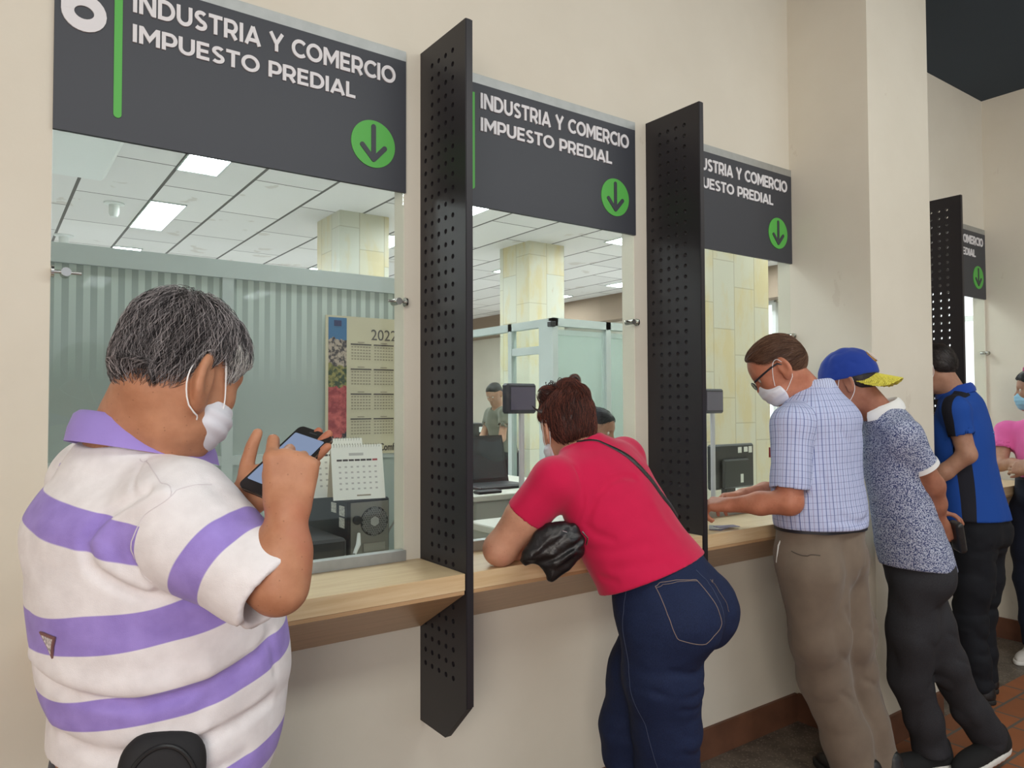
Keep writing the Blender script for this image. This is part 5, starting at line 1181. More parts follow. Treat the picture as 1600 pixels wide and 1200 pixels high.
def man_cap():
    f = figure(dict(base=(3.05, -.58, 0), label='person in a navy speckled shirt and backwards blue cap leaning in beside the pillar', phi=138, H=(2.965, -.590, .86), N=(2.858, -.520, 1.440), girth=.90, grid=.0056, gb=.0046,
        shoulders=[(2.800, -.640, 1.330), (2.97, -.43, 1.35)], elbows=[(2.915, -.690, 1.140), (3.04, -.43, 1.13)], wrists=[(2.995, -.672, .995), (3.035, -.60, 1.00)],
        hands=[((.42, -.02, -.88), (-.55, -.80, -.2), 1, (.7, .85, .9, .95), (.5, .4), .95, .06), ((.72, -.60, .25), (.1, .1, 1), 1, (.35, .5, .5, .5), (.5, .3), .9, .10)],
        sleeve=.62, slr=(.070, .064), hem=((2.97, -.60, .812), (-.10, .0, -1)), nr=.056, ra=.0045, seed=6, rows=[(-.16, 0, 0, .175, .145, .145), (.0, .0, 0, .175, .145, .140), (.20, .0, 0, .170, .138, .122), (.40, .0, 0, .165, .125, .115), (.60, 0, 0, .172, .118, .120), (.76, 0, 0, .172, .102, .118), (.88, -.01, 0, .135, .078, .10), (.95, -.015, 0, .09, .062, .078), (1.0, -.015, 0, .065, .055, .064)],
        shirt_mat=m_speckle(), shirt_name='speckled_shirt', skin=M_SK4, head=((2.790, -.435, 1.530), 108, 26), hs=.93, hair=('crop', (24, 20, 20), (44, 36, 34), .001, 0, None, 0, None), mask=M_MASK,
        hipc=(2.975, -.59, .82), hphi=142, hipr=(.118, .145, .14), waist_z=.88, bulge=(-.020, .06, .09), legs=[[(2.93, -.61, .76), (2.935, -.59, .57), (2.965, -.56, .38), (3.04, -.575, .20), (3.08, -.585, .07)], [(3.01, -.57, .76), (3.045, -.61, .57), (3.10, -.64, .43), (3.20, -.68, .24), (3.285, -.715, .12)]], legr=(.098, .090, .074, .064, .068),
        tfolds=[([V3(3.00, -.71, .57), V3(3.07, -.71, .54)], .012, .006), ([V3(3.04, -.73, .47), V3(3.12, -.73, .44)], .010, .006)], tra=.011, trf=(9, 9, 7), trouser_mat=M_CHAR, cuff=.06, shoe_mat=M_SUEDE, sole_mat=M_WSOLE, shs=1.02,
        feet=[((3.13, -.60, 0), (-.9, .35, 0), (0, 0, 1)), ((3.335, -.735, .055), (-.92, .28, -.24), (-.2, 0, 1))]))
    collar(f, 'collar', mat('white_ribbed_cotton', (232, 232, 230), .85, bump=.3, bs=400), .062, .034, (.012, 0), 35)
    # white rib on the sleeve
    s, e = np.array((2.800, -.640, 1.330)), np.array((2.915, -.690, 1.140)); c = s + (e - s) * .62; d = nrm(e - s); b = MB(); u = nrm(np.cross(d, (0, 0, 1))); v = np.cross(d, u); vs = []
    for i in range(33):
        a = 2 * math.pi * i / 32; n = u * math.cos(a) + v * math.sin(a)
        for r_, z_ in ((.0585, -.012), (.0625, -.012), (.0625, .006), (.0585, .006)): vs.append(c + n * r_ * .97 + d * z_)
    b.add(vs, [(i * 4 + j, i * 4 + (j + 1) % 4, (i + 1) * 4 + (j + 1) % 4, (i + 1) * 4 + j) for i in range(32) for j in range(4)]); b.build('sleeve_rib', MATS['white_ribbed_cotton'], f['so'], True)
    # cap worn back to front
    L, ho, HR, hs = f['L'], f['ho'], f['HR'], f['hs']; r = empty('baseball_cap', tuple(L(0, 0, .06)), label='blue cap with yellow peak worn backwards by the person in the speckled shirt', cat='cap')
    cr = lambda P: smax(smax(ell((-.012, 0, .030), (.124, .095, .122))(P), .020 - P[:, 2] + .26 * P[:, 0], .004), -ell((-.012, 0, .020), (.108, .080, .102))(P), .002)
    cw = rumple(local(cr, ho, HR, hs), (22, 22, 22), .0035, 4); mcap = m_cloth('royal_blue_twill', (34, 62, 150), 400, .3)
    c_ = solid('crown', cw, ho - .17, ho + .19, .0036, mcap, r, 1)
    def brim(P):
        q = P.copy(); q[:, 0] = -q[:, 0]; z = .010 - .80 * (q[:, 0] - .09) - 11.0 * q[:, 1] ** 2; th = np.abs(q[:, 2] - z) * .9 - .0022; pl = np.hypot((q[:, 0] - .080) / .115, q[:, 1] / .080) - 1; return smax(smax(th, pl * .075, .002), .075 - q[:, 0] - 1.2 * np.abs(q[:, 1]), .003)
    solid('peak', local(brim, ho, HR, hs), L(-.14, 0, -.04) - .17, L(-.14, 0, -.04) + .17, .0028, m_cloth('yellow_twill', (226, 214, 84), 400, .3), r, 1)
    b = MB(); ctr = L(-.131, 0, .062); n_ = HR @ nrm(np.array([-1, 0, .35])); u = HR[:, 1]; v = np.cross(n_, u)
    b.add([ctr + n_ * .003 + u * .021 * math.cos(a) + v * .026 * math.sin(a) for a in np.linspace(0, 2 * math.pi, 25)[:-1]] + [ctr - n_ * .006 + u * .021 * math.cos(a) + v * .026 * math.sin(a) for a in np.linspace(0, 2 * math.pi, 25)[:-1]], [tuple(range(24)), tuple(range(24, 48))[::-1]] + [(i, (i + 1) % 24, 24 + (i + 1) % 24, 24 + i) for i in range(24)]); em = b.build('round_emblem', mat('tan_embroidery', (206, 160, 96), .8, var=.5, vs=120), r)
    b = MB(); b.tube([ctr + n_ * .003 + u * .022 * math.cos(a) + v * .027 * math.sin(a) for a in np.linspace(0, 2 * math.pi, 33)], .0016, 6); b.build('emblem_edge', mat('white_thread', (225, 225, 225), .8), em, True)
    # wallet held behind the back
    o = V3(3.055, -.712, .938); wo, WR = frame(o, (.80, -.55, .25), (-.38, .05, .90)); w = empty('wallet', tuple(o), label='worn black zip wallet held behind the back of the person in the speckled shirt', cat='wallet')
    solid('wallet_body', local(rbx((0, 0, 0), (.016, .030, .062), .014), wo, WR), wo - .09, wo + .09, .003, mat('worn_black_leather', (38, 37, 38), .4, var=.5, vs=40, bump=.4, bs=160), w)
    MB().tube([wo + WR @ V3(.017, 0, z) for z in np.linspace(-.056, .056, 10)], .0016, 6).build('zip', M_CHROME, w, True)
    return f
FC = man_cap()

def man_blue():
    f = figure(dict(base=(4.02, -.36, 0), label='person in a royal blue and black polo shirt and black jeans past the pillar', phi=84, H=(4.045, -.375, .80), N=(3.935, -.330, 1.525), girth=.98, grid=.0065, gb=.0056,
        shoulders=[(3.805, -.385, 1.418), (4.09, -.32, 1.418)], elbows=[(3.820, -.430, 1.205), (4.09, -.20, 1.18)], wrists=[(3.755, -.260, 1.035), (3.96, -.13, 1.0)],
        hands=[((-.2, .9, -.1), (-.5, -.2, .8), -1, (.4, .5, .5, .5), (.5, .3), .95, .06), ((-.6, .3, .0), (.1, .1, 1), -1, (.4, .5, .5, .5), (.5, .3), .95, .06)],
        sleeve=.58, slr=(.066, .062), hem=((4.04, -.38, .875), (0, .0, -1)), nr=.056, ra=.0045, rf=(9, 9, 5), seed=9, rows=[(-.10, 0, 0, .19, .145, .155), (.10, .0, 0, .188, .14, .150), (.30, .0, 0, .176, .128, .130), (.50, .0, 0, .172, .12, .122), (.68, 0, 0, .178, .114, .124), (.80, 0, 0, .170, .098, .115), (.90, -.01, 0, .13, .078, .095), (.96, -.012, 0, .09, .062, .072), (1.0, -.012, 0, .065, .055, .062)],
        shirt_mat=m_bluepolo(), shirt_name='polo_shirt', skin=M_SK5, head=((3.868, -.265, 1.625), 90, 22), hs=.95, hair=('crop', (22, 18, 18), (46, 38, 36), .0015, 1500, (-.6, 0, -.6), .02, (84, 74, 70)), mask=M_MASK,
        hipc=(4.045, -.375, .84), hipr=(.13, .16, .14), waist_z=.92, legs=[[(3.975, -.39, .78), (3.975, -.38, .55), (3.965, -.365, .38), (3.965, -.385, .20), (3.965, -.40, .07)], [(4.12, -.37, .78), (4.135, -.36, .55), (4.135, -.34, .38), (4.13, -.35, .20), (4.13, -.36, .07)]], legr=(.100, .088, .072, .064, .066),
        tra=.010, trouser_mat=M_BLKD, cuff=.05, feet=[((3.965, -.43, 0), (-.15, 1, 0), (0, 0, 1)), ((4.13, -.38, 0), (.1, 1, 0), (0, 0, 1))]))
    collar(f, 'collar', m_cloth('blue_ribbed_collar', (32, 70, 162), 400, .3), .066, .034, (.014, 0), 35)
    b = MB(); c = snap(f['shirt'], [(4.09, -.49, 1.30)], .0015)[0]; n = grad(f['shirt'], c[None])[0]; u = nrm(np.cross((0, 0, 1), n)); v = np.cross(n, u)
    for k, (x0, x1, z) in enumerate(((-.05, .05, .012), (-.035, .035, -.004))):
        q = snap(f['shirt'], [c + u * x + v * z for x in np.linspace(x0, x1, 12)], .001); b.tube(q, .0035, 6, flat=.4, up=n)
    b.build('back_print', mat('pale_blue_print', (120, 160, 215), .8), f['so'], True)
man_blue()

def woman_pink():
    f = figure(dict(base=(4.93, -.27, 0), label='person in a pink T-shirt and blue mask with arms folded at the far right edge', phi=135, H=(4.945, -.27, .95), N=(4.93, -.27, 1.375), girth=.84, grid=.007, gb=.0056,
        shoulders=[(4.855, -.425, 1.290), (4.93, -.11, 1.29)], elbows=[(4.765, -.430, 1.120), (4.86, -.10, 1.10)], wrists=[(4.735, -.285, 1.095), (4.76, -.26, 1.12)],
        hands=[((.1, 1, .05), (-.9, 0, .3), 1, (.5, .6, .6, .7), (.5, .3), .85, .06), ((-.1, -1, .0), (-.9, 0, .3), -1, (.5, .6, .6, .7), (.5, .3), .85, .06)],
        sleeve=.55, slr=(.068, .066), hem=((4.94, -.27, 1.035), (0, 0, -1)), nr=.048, seed=12, rows=[(-.10, 0, 0, .165, .12, .13), (.15, .0, 0, .150, .12, .12), (.35, .0, 0, .150, .125, .11), (.55, 0, 0, .160, .135, .115), (.75, 0, 0, .160, .115, .112), (.88, -.005, 0, .13, .08, .092), (.95, -.01, 0, .085, .062, .072), (1.0, -.01, 0, .06, .052, .06)],
        shirt_mat=m_cloth('pink_jersey', (226, 104, 168), 300, .2), shirt_name='t_shirt', skin=M_SK5, head=((4.905, -.27, 1.520), 114, 4), hs=.90, hair=('long', (16, 15, 18), (30, 28, 34), .002, 1800, (-.1, 0, -1), .10, (58, 54, 60)), mask=mat('pale_blue_mask', (150, 196, 222), .85, bump=.3, bs=300),
        hipc=(4.945, -.27, .93), hipr=(.12, .15, .14), waist_z=1.03, legs=[[(4.945, -.34, .86), (4.92, -.35, .62), (4.90, -.35, .45), (4.935, -.35, .22), (4.95, -.35, .07)], [(4.955, -.20, .86), (4.98, -.19, .62), (4.98, -.18, .45), (5.01, -.18, .22), (5.03, -.18, .07)]], legr=(.092, .082, .064, .052, .050),
        tra=.004, trouser_mat=M_NAVD, cuff=.07, shoe_mat=mat('off_white_canvas', (206, 202, 196), .8), sole_mat=M_WSOLE, shs=.9, feet=[((4.98, -.35, 0), (-1, -.1, 0), (0, 0, 1)), ((5.05, -.18, 0), (-1, 0, 0), (0, 0, 1))]))
    f['root'].location = Vector((4.93 - .15, -.27 - .13, 0))
    bpy.context.view_layer.update()
    L = lambda x, y, z: f['L'](x, y, z) + np.array([-.15, -.13, 0])
    MB().tube([L(.052 * math.cos(a) * 0 + .035 - .03 * abs(math.sin(a)) * 0, .098 * math.cos(a), .040 + .108 * math.sin(a)) for a in np.linspace(-.1, math.pi + .1, 28)], .017, 8, flat=.35, up=f['HR'][:, 1]).build('headband', mat('hot_pink_band', (240, 96, 176), .6), bpy.data.objects[f['root'].name], True)
woman_pink()
# ------------------------------------------------------------------ the office behind the glass
def frosted():
    t = NT('frosted_striped_glass'); g = t.geo(); p = t.n('ShaderNodeSeparateXYZ'); t.l(g, p.inputs[0])
    st = t.math('GREATER_THAN', t.math('FRACT', t.math('DIVIDE', p.outputs[0], .054)), .5)
    f = t.n('ShaderNodeMapRange'); t.l(p.outputs[2], f.inputs[0]); f.inputs[1].default_value = 1.55; f.inputs[2].default_value = 2.0
    c = t.mix(t.math('MULTIPLY', t.math('MULTIPLY', st, f.outputs[0]), .75), lin((168, 178, 171)), lin((216, 228, 220)))
    t.b.inputs['Alpha'].default_value = .93; return t.set(.22, 0, .5, c)
M_FROST = frosted(); M_PART = mat('pale_partition_metal', (186, 194, 190), .5, var=.04)
p = empty('glass_partition', (0, 1.66, 0), label='frosted partition with vertical stripes behind the first window', cat='partition')
b = MB(); x0, x1 = -2.6, 1.95; b.box(x0, x1, 1.635, 1.685, 2.065, 2.15)
for x in (x0, -1.15, -.10 - .02, .955, 1.92): b.box(x - .026, x + .026, 1.637, 1.683, 0, 2.07)
for z in (1.165, .06): b.box(x0, x1, 1.64, 1.68, z, z + .045)
b.build('partition_frame', M_PART, p)
xs = [x0, -1.15, -.12, .955, 1.92]
for i in range(4):
    MB().box(xs[i] + .02, xs[i + 1] - .02, 1.655, 1.665, 1.20, 2.07).build('frosted_pane', M_FROST, p)
    MB().box(xs[i] + .02, xs[i + 1] - .02, 1.652, 1.668, .1, 1.17).build('lower_panel', mat('partition_board', (170, 180, 174), .6), p)
# wall calendar
c = empty('wall_calendar', (1.75, 1.63, 1.55), label='large 2022 wall calendar with a picture strip hanging on the frosted partition', cat='calendar')
M_CAL = mat('beige_calendar_paper', (196, 188, 160), .7, var=.04); M_INK = mat('brown_print_ink', (66, 56, 52), .7); M_INKL = mat('faded_print_ink', (150, 140, 122), .8)
MB().box(1.44, 1.96, 1.628, 1.633, 1.19, 1.92).build('calendar_sheet', M_CAL, c)
def strip():
    t = NT('printed_garden_picture'); g = t.geo(); q = t.n('ShaderNodeSeparateXYZ'); t.l(g, q.inputs[0]); z = q.outputs[2]
    n = t.noise(g, 26, 5, .6); n2 = t.noise(g, 60, 4)
    c = t.ramp(n, lin((140, 46, 48)), lin((196, 92, 84)), .4, .6); gr = t.ramp(n2, lin((50, 66, 36)), lin((140, 132, 70)), .4, .6); bl = t.ramp(n2, lin((70, 62, 60)), lin((172, 156, 140)), .42, .56); sk = lin((66, 110, 150)); dk = lin((34, 28, 30))
    w = t.math('ADD', z, t.math('MULTIPLY', t.math('SUBTRACT', n, .5), .12))
    c = t.mix(t.math('GREATER_THAN', w, 1.55), c, gr); c = t.mix(t.math('GREATER_THAN', w, 1.66), c, bl); c = t.mix(t.math('GREATER_THAN', w, 1.80), c, sk); c = t.mix(t.math('LESS_THAN', w, 1.29), c, dk)
    return t.set(.5, 0, .3, c)
MB().box(1.455, 1.555, 1.626, 1.629, 1.20, 1.91).build('picture_strip', strip(), c)
b = MB(); b.box(1.485, 1.525, 1.624, 1.6265, 1.865, 1.895); s_ = b.build('picture_badge', mat('navy_crest', (40, 44, 84), .6), c)
text('2022', 'year_lettering', 1.695, 1.845, 1.80, 1.858, 1.6265, mat('brown_grey_ink', (92, 86, 78), .7), c, 0, .0005)
b = MB(); b2 = MB()
for r_ in range(4):
    for k in range(3):
        x = 1.578 + k * .132; z = 1.775 - r_ * .132; b.box(x, x + .118, 1.6255, 1.6275, z - .004, z + .002)
        for j in range(5): 
            zz = z - .018 - j * .016
            for q in range(7): b2.box(x + .004 + q * .0165, x + .014 + q * .0165, 1.6262, 1.6275, zz, zz + .006)
        b2.box(x + .040, x + .078, 1.6262, 1.6275, z + .008, z + .013)
o_ = b.build('month_bar', M_INK, c); o_['kind'] = 'stuff'; o_ = b2.build('day_number', M_INKL, c); o_['kind'] = 'stuff'
text('ComfaOriente', 'maker_lettering', 1.745, 1.97, 1.205, 1.245, 1.6265, M_INK, c, .015, .0005)
# desk under the first window with the tower computer and two tent calendars
M_DESK = mat('pale_desk_laminate', (206, 204, 192), .45, var=.03); M_DRAW = mat('grey_desk_front', (176, 176, 166), .5)
def desk(x0, x1, y0, y1, z, label):
    d = empty('office_desk', ((x0 + x1) / 2, (y0 + y1) / 2, 0), label=label, cat='desk')
    MB().rbox(x0, x1, y0, y1, z - .03, z, .004).build('desk_top', M_DESK, d)
    for a, b_ in ((x0 + .01, x0 + .035), (x1 - .035, x1 - .01)): MB().box(a, b_, y0 + .02, y1 - .02, 0, z - .03).build('side_panel', M_DRAW, d)
    MB().box(x0 + .035, x1 - .035, y1 - .06, y1 - .045, .25, z - .03).build('back_panel', M_DRAW, d)
    return d
desk(.62, 1.56, .14, 1.15, .735, 'office desk below the first window carrying the black tower computer')
t = empty('tower_computer', (1.215, .8, .735), label='black tower computer with its fan grille facing the first window', cat='computer')
tx0, tx1, ty, tz0, tz1 = 1.125, 1.300, .60, .735, 1.092
MB().rbox(tx0, tx1, ty + .004, ty + .44, tz0, tz1, .006).build('case', mat('black_case_metal', (34, 35, 38), .45), t)
rp = MB().box(tx0 + .012, tx1 - .008, ty - .001, ty + .006, tz0 + .01, tz1 - .012).build('rear_plate', mat('grey_rear_plate', (124, 122, 114), .5, .3), t)
b = MB(); cx, cz = 1.232, 1.005
b.lathe([(.056, -.0), (.056, -.006)], (cx, ty, cz), 1, 24); b.build('fan_recess', M_BLACKP, rp)
b = MB()
for i in range(-6, 7):
    for j in range(-6, 7):
        px, pz = (i + .5 * (j % 2)) * .0096, j * .0083; rr = math.hypot(px, pz)
        if .019 < rr < .052:
            H_ = [(cx + px + .0046 * math.cos(math.radians(60 * k + 30)), cz + pz + .0046 * math.sin(math.radians(60 * k + 30))) for k in range(6)]; h2 = [(cx + px + .0033 * math.cos(math.radians(60 * k + 30)), cz + pz + .0033 * math.sin(math.radians(60 * k + 30))) for k in range(6)]
            b.add([(x, ty - .0075, z) for x, z in H_] + [(x, ty - .0075, z) for x, z in h2], [(k, (k + 1) % 6, 6 + (k + 1) % 6, 6 + k) for k in range(6)])
b.add([(cx + .020 * math.cos(math.radians(60 * k + 30)), ty - .0078, cz + .020 * math.sin(math.radians(60 * k + 30))) for k in range(6)], [tuple(range(6))]); b.build('fan_grille', M_ALU, rp)['kind'] = 'stuff'
for k in range(5): MB().box(cx - .045, cx + .045, ty - .004, ty, .748 + k * .036, .778 + k * .036).build('slot_cover', mat('dull_steel', (150, 148, 140), .4, .6), rp)
b = MB(); b.lathe([(.017, 0), (.017, -.012), (.010, -.014)], (1.160, ty, 1.015), 1, 16); b.build('power_socket', M_BLACKP, rp, True)
MB().tube([(1.165, ty - .01, .965), (1.150, ty - .04, .93), (1.125, ty - .06, .90)], [.006, .009, .007], 8).build('white_plug', M_WHITEP, rp, True)
MB().tube([(1.125, ty - .06, .90), (1.08, ty - .07, .85), (1.03, ty - .06, .80), (.98, ty - .05, .742)], .0025, 6).build('cable', M_BLACKP, rp, True)
for k, (a, z) in enumerate(((.62, 1.045), (.62, 1.0), (.70, 1.05))):
    MB().box(tx0 - .0015, tx0 + .001, a + .01, a + .06, z - .018, z + .020).build('sticker', mat('off_white_sticker', (216, 212, 202), .7, var=.5, vs=180), t)
def tent_calendar(x, y, z, w, h, rz, label, colour=True):
    c = empty('desk_calendar', (x, y, z), label=label, cat='calendar', group='white tent calendars standing on the tower computer'); R_ = Matrix.Rotation(rz, 3, 'Z')
    def P(mb): mb.v = [tuple(R_ @ Vector(v) + Vector((x, y, z))) for v in mb.v]; return mb
    dy = .055
    def sheet(s, t0, t1, a, b_, m, name, par=c, x0=-w / 2, x1=w / 2):
        f = lambda u: (-s * dy * (1 - u)); mb = MB(); mb.add([(x0, f(a) - t0 * s, h * a), (x1, f(a) - t0 * s, h * a), (x1, f(b_) - t0 * s, h * b_), (x0, f(b_) - t0 * s, h * b_), (x0, f(a) - t1 * s, h * a), (x1, f(a) - t1 * s, h * a), (x1, f(b_) - t1 * s, h * b_), (x0, f(b_) - t1 * s, h * b_)], [(0, 1, 2, 3), (4, 5, 6, 7), (0, 1, 5, 4), (1, 2, 6, 5), (2, 3, 7, 6), (3, 0, 4, 7)]); return P(mb).build(name, m, par)
    fr = sheet(1, .0, .003, 0, 1, M_PAPER, 'front_sheet'); sheet(-1, 0, .002, 0, 1, mat('cream_card', (214, 200, 176), .8), 'rear_card')
    for k in range(7): sheet(1, .003, .0036, .70, .735, M_INK if k < 6 else mat('dull_red_ink', (160, 60, 66), .7), 'weekday_box', fr, -w * .40 + k * w * .115, -w * .40 + k * w * .115 + w * .10)
    mb = MB()
    for r_ in range(5):
        for k in range(7):
            u0 = .58 - r_ * .10; xx = -w * .37 + k * w * .115; f = lambda u: (-dy * (1 - u)); mb.add([(xx, f(u0) - .0036, h * u0), (xx + w * .045, f(u0) - .0036, h * u0), (xx + w * .045, f(u0 + .03) - .0036, h * (u0 + .03)), (xx, f(u0 + .03) - .0036, h * (u0 + .03))], [(0, 1, 2, 3)])
    P(mb).build('day_number', mat('light_grey_ink', (186, 184, 182), .8), fr)['kind'] = 'stuff'
    sheet(1, .003, .0036, .80, .85, mat('light_grey_ink', (186, 184, 182), .8), 'month_title', fr, -w * .16, w * .12); sheet(1, .003, .0036, .06, .085, M_INKL, 'maker_line', fr, -w * .05, w * .22)
    mb = MB(); n = 18
    for k in range(n):
        xx = -w * .44 + k * w * .88 / (n - 1); mb.tube([(xx, .008 * math.cos(a), h + .008 * math.sin(a) - .003) for a in np.linspace(0, 2 * math.pi, 9)], .0009, 4, cap=False)
    P(mb).build('wire_binding', M_CHROME, c)['kind'] = 'stuff'
tent_calendar(1.185, .66, 1.092, .200, .205, -.18, 'white tent calendar in front, on top of the black tower computer')
tent_calendar(1.155, .79, 1.092, .215, .225, -.05, 'white tent calendar behind the other one on the tower computer')
b = empty('black_monitor_back', (.9, .95, .735), label='dark equipment box on the desk left of the tower computer', cat='equipment')
MB().rbox(.70, 1.08, .50, .90, .736, .97, .01).build('casing', mat('matt_black_casing', (36, 37, 38), .6), b)
# papers and cables hanging right of the tower
t = empty('hanging_cable', (1.42, .62, .9), label='loop of pale cable hanging at the right of the tower computer', cat='cable')
b = MB(); b.tube([(1.38 + .03 * math.sin(k * .9), .70 + .01 * k, 1.12 - .045 * k) for k in range(9)], .004, 6); b.build('cable_loop', mat('grey_cable', (150, 146, 140), .6), t, True)
# second window: pole display, side cabinet, monitor, cubicle, clerk
def pole_display(x, y, zb, zt, label):
    d = empty('pole_display', (x, y, zb), label=label, cat='display', group='customer displays on grey poles behind the glass')
    MB().rbox(x - .06, x + .06, y - .012, y + .012, zb, zb + .014, .003).build('base_plate', M_WHITEFR, d)
    MB().cyl((x, y, zb), (x, y, zt), .0115, 14).build('pole', mat('pale_grey_pole', (190, 188, 192), .4), d, smooth=True)
    h = MB().rbox(x - .085, x + .062, y - .022, y + .018, zt - .005, zt + .115, .008).build('display_housing', mat('dark_violet_grey_plastic', (52, 50, 60), .45), d)
    MB().box(x - .068, x + .050, y - .0245, y - .0215, zt + .010, zt + .100).build('screen', mat('dim_screen', (96, 90, 108), .3), h)
desk(1.30 + .3, 2.20, .10, .52, .98, 'pale service desk just behind the second window')
pole_display(1.705 + .05, .35, .98, 1.42, 'small dark display on a grey pole behind the second window')
d = empty('side_cabinet', (2.25, 1.5, 0), label='white drawer cabinet behind the second window with the laptop on it', cat='cabinet')
MB().rbox(1.97, 2.75, 1.04, 2.0, .97, 1.0, .004).build('cabinet_top', M_DESK, d); body_ = MB().box(2.0, 2.72, 1.06, 1.97, 0, .97).build('carcass', M_DRAW, d)
for k in range(3):
    dr = MB().rbox(1.985, 2.0, 1.08, 1.95, .10 + k * .29, .37 + k * .29, .003).build('drawer', M_DESK, d); MB().box(1.975, 1.985, 1.4, 1.55, .30 + k * .29, .31 + k * .29).build('handle', M_CHROME, dr)
def laptop():
    l = empty('laptop', (2.35, 1.35, 1.0), label='black open laptop on the white cabinet behind the second window', cat='laptop')
    MB().rbox(2.12, 2.44, 1.20, 1.43, 1.0, 1.018, .004).build('keyboard_base', M_BLACKP, l)
    b = MB(); b.prism([(1.43, 1.012), (1.50, 1.275), (1.512, 1.272), (1.442, 1.010)], 0, 2.10, 2.46); s = b.build('screen_lid', M_BLACKP, l)
    MB().rbox(2.13, 2.43, 1.215, 1.40, 1.018, 1.020, .0008).build('keys', M_DKGREY, l)
    b = MB(); b.prism([(1.4325, 1.035), (1.496, 1.262), (1.4975, 1.2615), (1.434, 1.0345)], 0, 2.115, 2.445); b.build('display_glass', mat('dark_display_glass', (40, 44, 50), .12), s)
laptop()
b = empty('calculator', (2.10, 1.12, 1.0), label='small black calculator at the front of the white cabinet', cat='calculator')
MB().rbox(2.03, 2.17, 1.08, 1.14, 1.0, 1.016, .004).build('body', M_BLACKP, b)
b = empty('picture_card', (2.12, 1.75, 1.0), label='white folded card with a small dark picture standing on the cabinet', cat='card')
MB().prism([(1.62, 1.0), (1.655, 1.16), (1.66, 1.16), (1.70, 1.0), (1.695, 1.0), (1.657, 1.15), (1.625, 1.0)], 0, 1.98, 2.13).build('card', M_PAPER, b)
# far desk things seen over the cabinet
desk(3.95, 5.0, 5.0, 5.7, .75, 'far office desk with an old tower computer and a fan')
t = empty('far_tower_computer', (4.75, 5.3, .75), label='far black tower computer standing on the distant desk', cat='computer')
MB().rbox(4.55, 4.80, 5.05, 5.45, .75, 1.24, .008).build('case', M_BLACKP, t); MB().box(4.62, 4.70, 5.045, 5.05, 1.14, 1.20).build('badge_label', M_WHITEP, t)
t = empty('desk_fan', (4.30, 5.2, .75), label='small round desk fan on the distant desk', cat='fan')
MB().lathe([(.08, 0), (.08, .02), (.012, .03), (.010, .56)], (4.30, 5.2, .75)).build('stand', M_WHITEFR, t, smooth=True)
b = MB()
for r_ in (.03, .055, .08, .10): b.tube([(4.30 + r_ * math.cos(a), 5.14, 1.36 + r_ * math.sin(a)) for a in np.linspace(0, 2 * math.pi, 25)], .003, 5, cap=False)
for k in range(8): a = k * math.pi / 4; b.cyl((4.30, 5.14, 1.36), (4.30 + .1 * math.cos(a), 5.14, 1.36 + .1 * math.sin(a)), .0025, 5)
b.build('guard', M_CHROME, t)['kind'] = 'stuff'
MB().cyl((4.30, 5.15, 1.36), (4.30, 5.24, 1.36), .035, 14).build('motor', M_DKGREY, t, smooth=True)
for k in range(4):
    a = k * math.pi / 2 + .3; MB().prism([(4.30 + .01 * math.cos(a), 1.36 + .01 * math.sin(a)), (4.30 + .09 * math.cos(a), 1.36 + .09 * math.sin(a)), (4.30 + .085 * math.cos(a + .6), 1.36 + .085 * math.sin(a + .6))], 1, 5.148, 5.152).build('blade', M_DKGREY, t)
# split air conditioner high on the far part
t = empty('wall_air_conditioner', (6.3, 12.3, 2.4), label='white split air conditioner on the far back wall', cat='air conditioner')
MB().rbox(6.4, 7.5, 12.6, 12.86, 2.18, 2.46, .03).build('casing', M_WHITEP, t); MB().box(6.45, 7.45, 12.59, 12.6, 2.22, 2.25).build('louvre', M_DKGREY, t)
# glass cubicle
def cub_mat():
    t = NT('pale_green_cubicle_glass'); t.b.inputs['Alpha'].default_value = .30; return t.set(.15, 0, .5, lin((206, 222, 214)))
M_CUB = cub_mat(); q = empty('glass_cubicle', (3.5, 2.27, 0), label='pale framed glass cubicle with vertical blinds behind the second window', cat='cubicle')
b = MB(); b.box(3.45, 5.0, 2.25, 2.30, 2.04, 2.10); b.box(3.45, 5.0, 2.25, 2.30, 0, .06)
for x in (3.45, 3.99, 4.95): b.box(x, x + .05, 2.25, 2.30, 0, 2.10)
b.build('front_frame', M_PART, q)
b = MB(); b.box(3.45, 3.50, 2.30, 6.2, 2.04, 2.10); b.box(3.45, 3.50, 2.30, 6.2, 0, .06)
for y in (2.78, 3.6, 4.8, 6.15): b.box(3.45, 3.50, y, y + .05, 0, 2.10)
b.box(3.45, 3.50, 2.30, 2.42, 0, 2.04); b.box(3.455, 3.495, 2.36, 2.78, 1.84, 1.90); b.build('side_frame', M_PART, q)
MB().box(3.50, 4.0, 2.27, 2.28, .06, 2.04).build('glass_pane', M_CUB, q); MB().box(4.04, 4.95, 2.27, 2.28, .06, 2.04).build('glass_pane', M_CUB, q)
for a, b_ in ((2.42, 2.78), (2.83, 3.6), (3.65, 4.8), (4.85, 6.15)): MB().box(3.47, 3.478, a, b_, .06, 2.04).build('glass_pane', M_GLASS, q)
MB().rbox(3.41, 3.46, 2.22, 2.27, 2.03, 2.07, .005).build('corner_clip', M_BLACKP, q)
bl = mat('mint_blind_fabric', (212, 228, 220), .8)
for k in range(16):
    x = 3.54 + k * .088; MB().prism([(x, 2.40), (x + .07, 2.375), (x + .071, 2.378), (x + .001, 2.403)], 2, .12, 1.99).build('blind_slat', bl, q)
MB().box(3.50, 4.98, 2.37, 2.41, 1.99, 2.03).build('blind_rail', M_PART, q)
